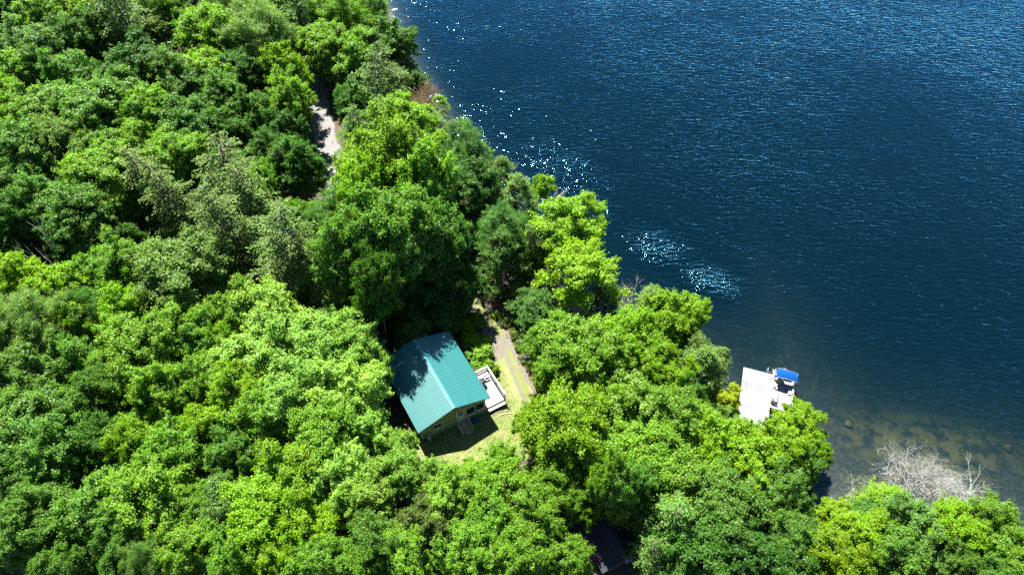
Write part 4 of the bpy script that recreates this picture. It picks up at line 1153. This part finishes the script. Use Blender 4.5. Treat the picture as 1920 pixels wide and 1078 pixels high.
lathe([(.1, .88), (.11, .9), (.11, 1.02), (.1, 1.03)]).build('collar', M['tank'], pt)
lathe([(.03, .9), (.03, .97), (.05, .98), (.05, 1.0)], 8).build('valve', M['dark'], pt)
bp = cw(1.95, -4.25)
bt = empty('storage_tub', (bp[0], bp[1], gz(*bp) + .02), CYAW); tag(bt, 'dark blue plastic tub beside the cabin stairs', 'tub')
bt_m = simple('blue_plastic', (.012, .03, .12), .5, .2, 5)
MB().add([(-.26, -.18, 0), (.26, -.18, 0), (.26, .18, 0), (-.26, .18, 0), (-.31, -.22, .3), (.31, -.22, .3), (.31, .22, .3), (-.31, .22, .3)], [(3, 2, 1, 0), (0, 1, 5, 4), (1, 2, 6, 5), (2, 3, 7, 6), (3, 0, 4, 7), (4, 5, 6, 7)]).build('bin', bt_m, bt)
MB().box((0, 0, .325), (.66, .48, .04), bev=.015).build('lid', bt_m, bt)
for k, (c0, lab) in enumerate((((3.6, -4.55), 'pale curved landscape timber nearest the deck'), ((3.75, -4.95), 'pale curved landscape timber on the lawn side of its twin'))):
    pts = []
    for i in range(9):
        t = i / 8
        q = cw(c0[0] + 1.75 * t, c0[1] - .28 * t + .22 * math.sin(math.pi * t) * (1 if k == 0 else .8))
        pts.append((q[0], q[1], gz(*q) + .06))
    tag(MB().tube(pts, .055, 6).build('garden_edging', simple('edging_wood', (.17, .15, .1), .85, .25, 4)), lab, 'edging')
p0 = cw(-1.9, 2.6); p1 = cw(-9.5, .8)
pts = []
for i in range(15):
    t = i / 14
    pts.append((p0[0] + (p1[0] - p0[0]) * t, p0[1] + (p1[1] - p0[1]) * t, 6.25 + 1.0 * t - 1.2 * math.sin(math.pi * t) * .35))
cb = empty('power_cable', (p0[0], p0[1], 5.7)); tag(cb, 'grey service cable running from a roof mast into the trees', 'cable')
inv = Matrix.Translation((-p0[0], -p0[1], -5.7))
MB().tube([inv @ Vector(p) for p in pts], .022, 5).build('wire', simple('cable_grey', (.25, .25, .25), .5, .1, 3), cb)
MB().tube([(0, 0, -.1), (0, 0, .6)], .03, 8).build('mast', M['tank'], cb)
mp_ = (-21.9, 66.6)
mk = empty('marker_post', (mp_[0], mp_[1], gz(*mp_))); tag(mk, 'thin dark post with a heavy base beside the gravel track', 'post')
MB().tube([(0, 0, 0), (0, 0, 1.9)], .035, 6).build('pole', M['dark'], mk)
lathe([(.32, 0), (.34, .06), (.25, .12), (.05, .15)]).build('base', M['dark'], mk)

# ------------------------------------------------------------------ dark-roofed cottage under the trees
M['shingle'] = simple('dark_shingle', (.005, .006, .010), .85, .35, 2.0, bump=.6, bscale=20)
M['redwood'] = simple('red_brown_siding', (.09, .034, .02), .75, .25, 3, bump=.4, bscale=2, stretch=(.3, .3, 9))
co = empty('cottage', (8.25, 20.55, 1.35), R_(25)); tag(co, 'dark-roofed red-brown cottage half hidden under the trees', 'cottage')
cl_, cwid, ce, cr = 4.6, 4.4, 2.3, 3.35
for sx in (-1, 1): MB().box((sx * (cwid / 2 - .3), 0, ce / 2 - .3), (.12, cl_ - .64, ce + .5)).build('wall', M['redwood'], co)
for sy in (-1, 1):
    MB().box((0, sy * (cl_ / 2 - .3), ce / 2 - .3), (cwid - .48, .12, ce + .5)).build('wall', M['redwood'], co)
    MB().prism([(-cwid / 2 + .3, ce - .05), (cwid / 2 - .3, ce - .05), (0, cr - .16)], sy * (cl_ / 2 - .3) - .058, sy * (cl_ / 2 - .3) + .058, 'y').build('gable', M['redwood'], co)
cro = empty('roof', (0, 0, 0), 0, co)
a2 = math.atan2(cr - ce, cwid / 2); sl2 = math.hypot(cr - ce, cwid / 2)
ncs = 11
for sx in (1, -1):
    MB().box((sx * cwid / 4, 0, (ce + cr) / 2 - .03), (sl2, cl_, .05), Matrix.Rotation(sx * a2, 3, 'Y')).build('roof_deck', M['wood'], cro)
    for i in range(ncs):
        s = sl2 * (i + .5) / ncs
        c = Vector((sx * s * math.cos(a2), 0, cr - s * math.sin(a2) + .012))
        MB().box(c, (sl2 / ncs + .03, cl_ + .06, .016), Matrix.Rotation(sx * (a2 - .035), 3, 'Y')).build('shingle_course', M['shingle'], cro)
MB().prism([(-.16, cr - .05), (0, cr + .04), (.16, cr - .05), (0, cr + .02)], -cl_ / 2 - .03, cl_ / 2 + .03, 'y').build('ridge_cap', M['shingle'], cro)
for sx in (1, -1):
    MB().box((sx * cwid / 4, -cl_ / 2 - .045, (ce + cr) / 2 - .05), (sl2, .03, .13), Matrix.Rotation(sx * a2, 3, 'Y')).build('rake_trim', M['shingle'], cro)
window(.35, 1.15, .95, 1.75, -cl_ / 2 + .24, co)
# small porch with white railing at the front
po = empty('porch', (0, 0, 0), 0, co)
for i in range(9): MB().box((0, -cl_ / 2 + .1 - .15 * i, -.05), (2.6, .142, .035)).build('deck_board', M['deckwood'], po)
for xx in (-1.25, 1.25):
    MB().box((xx, -cl_ / 2 - 1.1, .3), (.08, .08, 1.2)).build('post', M['white'], po)
MB().box((0, -cl_ / 2 - 1.1, .88), (2.6, .09, .05)).build('rail', M['white'], po)
MB().box((0, -cl_ / 2 - 1.1, .45), (2.5, .05, .05)).build('rail', M['white'], po)
# stacked boards by the back corner
sb = cw(0, 0)
tb = MB().box((0, 0, .1), (1.2, .28, .12), bev=.01)
o = tb.build('timber_stack', M['deckwood']); o.location = (6.1, 22.9, gz(6.1, 22.9) + .02); o.rotation_euler.z = R_(30)
tag(o, 'pale timber baulk on the ground behind the dark-roofed cottage', 'timber')

# ------------------------------------------------------------------ dock
M['dockpaint'] = simple('worn_white_dock_paint', (.112, .113, .114), .65, .30, 1.6, stretch=(1, 5, 1))
DYAW = R_(-17.6)
dock = empty('dock', (24.30, 35.42, 0), DYAW); tag(dock, 'wide white-painted plank dock standing in the lake', 'dock')
DW, DL, DZ2 = 2.96, 7.6, .50
npl = 52; pwid = DL / npl
pl_me = [MB().box((0, 0, 0), (DW, pwid - .010, .038), bev=.004).mesh('plank', M['dockpaint'])]
pl_worn = MB().box((0, 0, 0), (DW, pwid - .010, .038), bev=.004).mesh('plank', simple('bare_patchy_plank', (.085, .086, .09), .75, .45, 1.4, stretch=(1, 6, 1)))
for i in range(npl):
    worn = rnd.random() < .13 or 36 <= i <= 40
    o = link('plank', pl_worn if worn else pl_me[0], dock)
    yy = -DL / 2 - .5 + pwid * (i + .5)
    o.location = (rnd.uniform(-.012, .012), yy, DZ2 - .02 + rnd.uniform(-.004, .004) - (.02 if i == 34 else 0)); o.rotation_euler.z = rnd.gauss(0, .002)
for xx in (-DW / 2 + .1, 0, DW / 2 - .1):
    MB().box((xx, -.5, DZ2 - .12), (.06, DL - .1, .15)).build('stringer', M['wood'], dock)
for yy in (-3.6, -1.4, 1.0, 3.1):
    for sx in (-1, 1):
        p = Matrix.Rotation(DYAW, 3, 'Z') @ Vector((sx * (DW / 2 - .12), yy, 0)) + Vector((24.30, 35.42, 0))
        zb = gz(p.x, p.y)
        MB().tube([(sx * (DW / 2 - .12), yy, zb - .2), (sx * (DW / 2 - .12), yy, DZ2 - .05)], .06, 8).build('pile', M['wood'], dock)
for (xx, yy) in ((-DW / 2 + .12, 1.75), (-DW / 2 + .12, .55), (-DW / 2 + .12, -2.2), (DW / 2 - .1, -1.1), (DW / 2 - .1, 2.6)):
    cm = MB().box((xx, yy, DZ2 + .015), (.05, .09, .03)).box((xx, yy, DZ2 + .045), (.04, .24, .03), bev=.008)
    cm.build('cleat', M['dark'], dock)
M['alu'] = simple('aluminium', (.35, .36, .37), .3, .08, 5, metal=.6)
ld = empty('swim_ladder', (0, 0, 0)); ld.matrix_world = Matrix.Translation((24.30, 35.42, 0)) @ Matrix.Rotation(DYAW, 4, 'Z') @ Matrix.Translation((DW / 2 - .45, 3.28, DZ2))
tag(ld, 'silver swim ladder with hooped handrails at the dock end', 'ladder')
for sx in (-.24, .24):
    pts = [(sx, -.35, .0)] + [(sx, -.35 + .3 * (1 - math.cos(a)), .55 + .3 * math.sin(a)) for a in np.linspace(0, math.pi, 7)] + [(sx, .28, -1.0)]
    MB().tube(pts, .024, 6).build('side_rail', M['alu'], ld)
for zz in (-.1, -.4, -.7): MB().tube([(-.24, .27, zz), (.24, .27, zz)], .02, 6).build('rung', M['alu'], ld)

# ------------------------------------------------------------------ pontoon boat
M['boatwhite'] = simple('boat_white', (.24, .24, .24), .4, .05, 3)
M['vinyl'] = simple('white_vinyl', (.2, .195, .185), .5, .08, 5)
M['tan'] = simple('tan_vinyl', (.16, .145, .11), .55, .12, 5)
M['carpet'] = simple('grey_boat_floor', (.13, .13, .135), .9, .08, 8)
M['blue'] = simple('blue_canvas', (.0005, .030, .112), .9, .15, 3, bump=.4, bscale=4, spec=.08)
M['greyv'] = simple('charcoal_vinyl', (.06, .065, .08), .5, .15, 5)
BL, BWd = 5.5, 2.25
boat = empty('pontoon_boat', (27.12, 36.12, 0), R_(-19.0)); boat.scale = (.93, .82, .9)
tag(boat, 'white pontoon boat with a blue canopy moored beside the dock', 'boat')
FZ = .62
for sx in (-1, 1):
    pts = [(sx * .78, -BL / 2 - .1, .30), (sx * .78, -BL / 2 + .25, .22), (sx * .78, -BL / 2 + .7, .2), (sx * .78, BL / 2 - .1, .2), (sx * .78, BL / 2 + .05, .2)]
    MB().tube(pts, [.04, .22, .30, .30, .24], 12).build('pontoon', M['alu'], boat, smooth=True)
MB().box((0, 0, FZ - .05), (BWd, BL, .1), bev=.02).build('deck', M['boatwhite'], boat)
MB().box((.06, -.1, FZ + .008), (BWd - .5, BL - 1.5, .012)).build('floor_covering', M['carpet'], boat)
F0, F1 = -BL / 2 + .55, BL / 2 - .25
for sx in (-1, 1):
    seg = ((F0, -.9), (-.9, .7), (.7, F1)) if sx > 0 else ((F0, -.95), (-.3, .9), (.9, F1))
    for (a, b) in seg:
        fp = MB().box((sx * (BWd / 2 - .05), (a + b) / 2, FZ + .32), (.03, b - a - .05, .5), bev=.01)
        o = fp.build('fence_panel', M['boatwhite'], boat)
    MB().tube([(sx * (BWd / 2 - .05), F0, FZ + .62), (sx * (BWd / 2 - .05), F1, FZ + .62)], .028, 6).build('fence_rail', M['alu'], boat)
for yy in (F0, F1):
    for (xa, xb) in ((-BWd / 2 + .05, -.35), (.35, BWd / 2 - .05)):
        MB().box(((xa + xb) / 2, yy, FZ + .32), (xb - xa, .03, .5), bev=.01).build('fence_panel', M['boatwhite'], boat)
    MB().tube([(-BWd / 2 + .05, yy, FZ + .62), (BWd / 2 - .05, yy, FZ + .62)], .028, 6).build('fence_rail', M['alu'], boat)
def bench(x, y, w, l, back, col=None):
    s = empty('bench_seat', (x, y, FZ), 0, boat)
    MB().box((0, 0, .17), (w, l, .32), bev=.02).build('seat_base', M['boatwhite'], s)
    MB().box((0, 0, .39), (w, l, .12), bev=.05).build('cushion', col or M['vinyl'], s)
    bx = {'l': (-w / 2 + .08, 0, .14, l), 'r': (w / 2 - .08, 0, .14, l), 'f': (0, -l / 2 + .08, w, .14), 'b': (0, l / 2 - .08, w, .14)}[back]
    MB().box((bx[0], bx[1], .58), (bx[2], bx[3], .3), bev=.05).build('backrest', col or M['vinyl'], s)
    return s
bench(-.74, -1.25, .55, 1.55, 'l'); bench(.76, -1.35, .52, 1.2, 'r')
b3 = bench(.80, .15, .46, 1.35, 'r')
for dx in (-.12, .06): MB().box((dx, 0, .455), (.09, 1.15, .02), bev=.006).build('stripe_cushion', M['greyv'], b3)
bench(-.1, 2.0, 1.7, .5, 'b', M['vinyl']); bench(-.78, .15, .44, .8, 'l')
# helm console with wheel and captain's chair
hc = empty('helm_console', (-.62, 1.05, FZ), 0, boat)
MB().prism([(-.3, 0), (.3, 0), (.3, .62), (.12, .86), (-.3, .9)], -.36, .36, 'x').build('console', M['tan'], hc)
wp = MB(); cpt = [(.13 * math.cos(a), .34 + .05 * math.sin(a), .8 + .16 * math.sin(a)) for a in np.linspace(0, 2 * math.pi, 17)]
wp.tube(cpt, .014, 5, cap=False); wp.tube([(-.12, .34, .8), (.12, .34, .8)], .01, 4); wp.build('wheel', M['dark'], hc)
cch = empty('captain_chair', (-.3, 1.45, FZ), .3, boat)
MB().tube([(0, 0, 0), (0, 0, .35)], [.12, .05], 8).build('pedestal', M['dark'], cch)
MB().box((0, 0, .4), (.48, .46, .12), bev=.05).build('cushion', M['tan'], cch)
MB().box((0, .2, .68), (.46, .1, .45), bev=.04).build('backrest', M['tan'], cch)
# bimini
bi = empty('canopy', (0, 0, 0), 0, boat)
ya, yb, zc_ = .55, 1.95, 2.15
vs = []; fs = []; nu, nv = 9, 9
for i in range(nu):
    u = i / (nu - 1); yy = ya + (yb - ya) * u
    ridge = .06 * math.cos((u - .5) * 2 * math.pi * 1.0) + .10 * (1 - (2 * u - 1) ** 2)
    for j in range(nv):
        t = -1 + 2 * j / (nv - 1)
        vs.append((t * 1.10, yy + .03 * math.sin(3 * t), zc_ + .16 * (1 - abs(t) ** 2.6) + ridge - .02 * math.sin(7 * t + 4 * u)))
for i in range(nu - 1):
    for j in range(nv - 1):
        a = i * nv + j; fs.append((a, a + 1, a + nv + 1, a + nv))
nn = len(vs); vs += [(x, y, z - .02) for x, y, z in vs]; fs += [tuple(nn + q for q in reversed(f)) for f in fs]
MB().add(vs, fs).build('canvas', M['blue'], bi, smooth=True)
for yy, lean in ((ya + .02, -.55), ((ya + yb) / 2, 0), (yb - .02, .55)):
    pts = [(-1.09, 1.25 + .2 * lean, FZ + .6), (-1.12, yy - .0, zc_ - .1), (-1.0, yy, zc_ + .06), (0, yy, zc_ + .17), (1.0, yy, zc_ + .06), (1.12, yy, zc_ - .1), (1.09, 1.25 + .2 * lean, FZ + .6)]
    MB().tube(pts, .02, 6).build('bow', M['alu'], bi)
for yy in (1.25, 2.2):
    pts = [(1.10, yy - .25, FZ + .55), (1.26, yy - .22, FZ + .9), (1.27, yy + .22, FZ + .9), (1.10, yy + .25, FZ + .55)]
    MB().tube(pts, .022, 6).build('grab_rail', M['alu'], boat)
om = empty('outboard_motor', (0, BL / 2 + .15, 0), 0, boat)
MB().box((0, .12, FZ + .2), (.32, .5, .45), bev=.08).build('cowling', M['dark'], om)
MB().box((0, .1, .15), (.12, .2, .9), bev=.03).build('shaft', M['dark'], om)
for (bx, by, dxy) in ((-1.06, 1.3, (-.5, .1)), (-1.06, -1.6, (-.5, -.1))):
    w0 = boat.matrix_basis @ Vector((bx, by, FZ + .15)); w1 = boat.matrix_basis @ Vector((bx + dxy[0], by + dxy[1], DZ2 + .03))
    o = MB().tube([w0, (w0 + w1) / 2 - Vector((0, 0, .06)), w1], .014, 5).build('mooring_line', M['vinyl'])
    tag(o, 'white mooring line tying the boat %s to the dock' % ('stern' if by > 0 else 'bow'), 'rope')

# ------------------------------------------------------------------ boulders
M['rockpale'] = simple('pale_boulder', (.2, .185, .175), .85, .25, 2, bump=.6, bscale=6)
M['rockgold'] = simple('algae_covered_boulder', (.09, .064, .028), .9, .35, 2, bump=.6, bscale=6)
def boulder(x, y, r, mat, label, seed, sink=.35, group=None, sq=.6):
    rng = np.random.default_rng(seed)
    n1, n2 = 9, 12; vs = []; fs = []
    ph = rng.uniform(0, 6.28, 6)
    for i in range(n1 + 1):
        th = math.pi * i / n1
        for k in range(n2):
            a = 2 * math.pi * k / n2
            d = np.array([math.sin(th) * math.cos(a), math.sin(th) * math.sin(a), math.cos(th)])
            s = 1 + .16 * math.sin(2.3 * d[0] * 2 + ph[0]) + .14 * math.sin(2.1 * d[1] * 2 + ph[1]) + .1 * math.sin(5 * d[2] + ph[2]) + .06 * math.sin(7 * d[0] + 5 * d[1] + ph[3])
            vs.append(d * r * s * np.array([1, rng.uniform(.98, 1.02) * .85, sq]))
    for i in range(n1):
        for k in range(n2):
            k2 = (k + 1) % n2; fs.append((i * n2 + k, (i + 1) * n2 + k, (i + 1) * n2 + k2, i * n2 + k2))
    o = MB().add(vs, fs).build('boulder', mat, smooth=True)
    o.location = (x, y, gz(x, y) + r * sq * (1 - 2 * sink)); o.rotation_euler.z = rng.uniform(0, 6)
    return tag(o, label, 'rock', group)
boulder(27.3, 25.5, .34, M['rockpale'], 'larger pale boulder on the shore of the small bay', 1)
boulder(26.5, 26.1, .22, M['rockpale'], 'smaller pale boulder on the shore of the small bay', 2)
UW = [(48.3,30.8,.5),(33.4,33.2,.42)]
for i, (x, y, r) in enumerate(UW):
    big = r >= .6
    boulder(x, y, r, M['rockgold'], ('larger' if r > .45 else 'smaller') + ' golden algae-covered boulder lying under the shallow water', 20 + i, sink=.45)
SR = [(21.0,34.8,.25),(20.3,36.1,.2),(25.0,29.6,.22),(23.6,31.0,.25),(28.6,24.4,.2),(30.5,23.8,.22),(46.5,19.9,.25),(48.5,19.4,.3),(44.2,20.6,.22),(24.4,29.9,.18)]
for i, (x, y, r) in enumerate(SR): boulder(x, y, r, M['rockpale'], 'small grey stone at the water line', 50 + i, group='small stones along the water line')
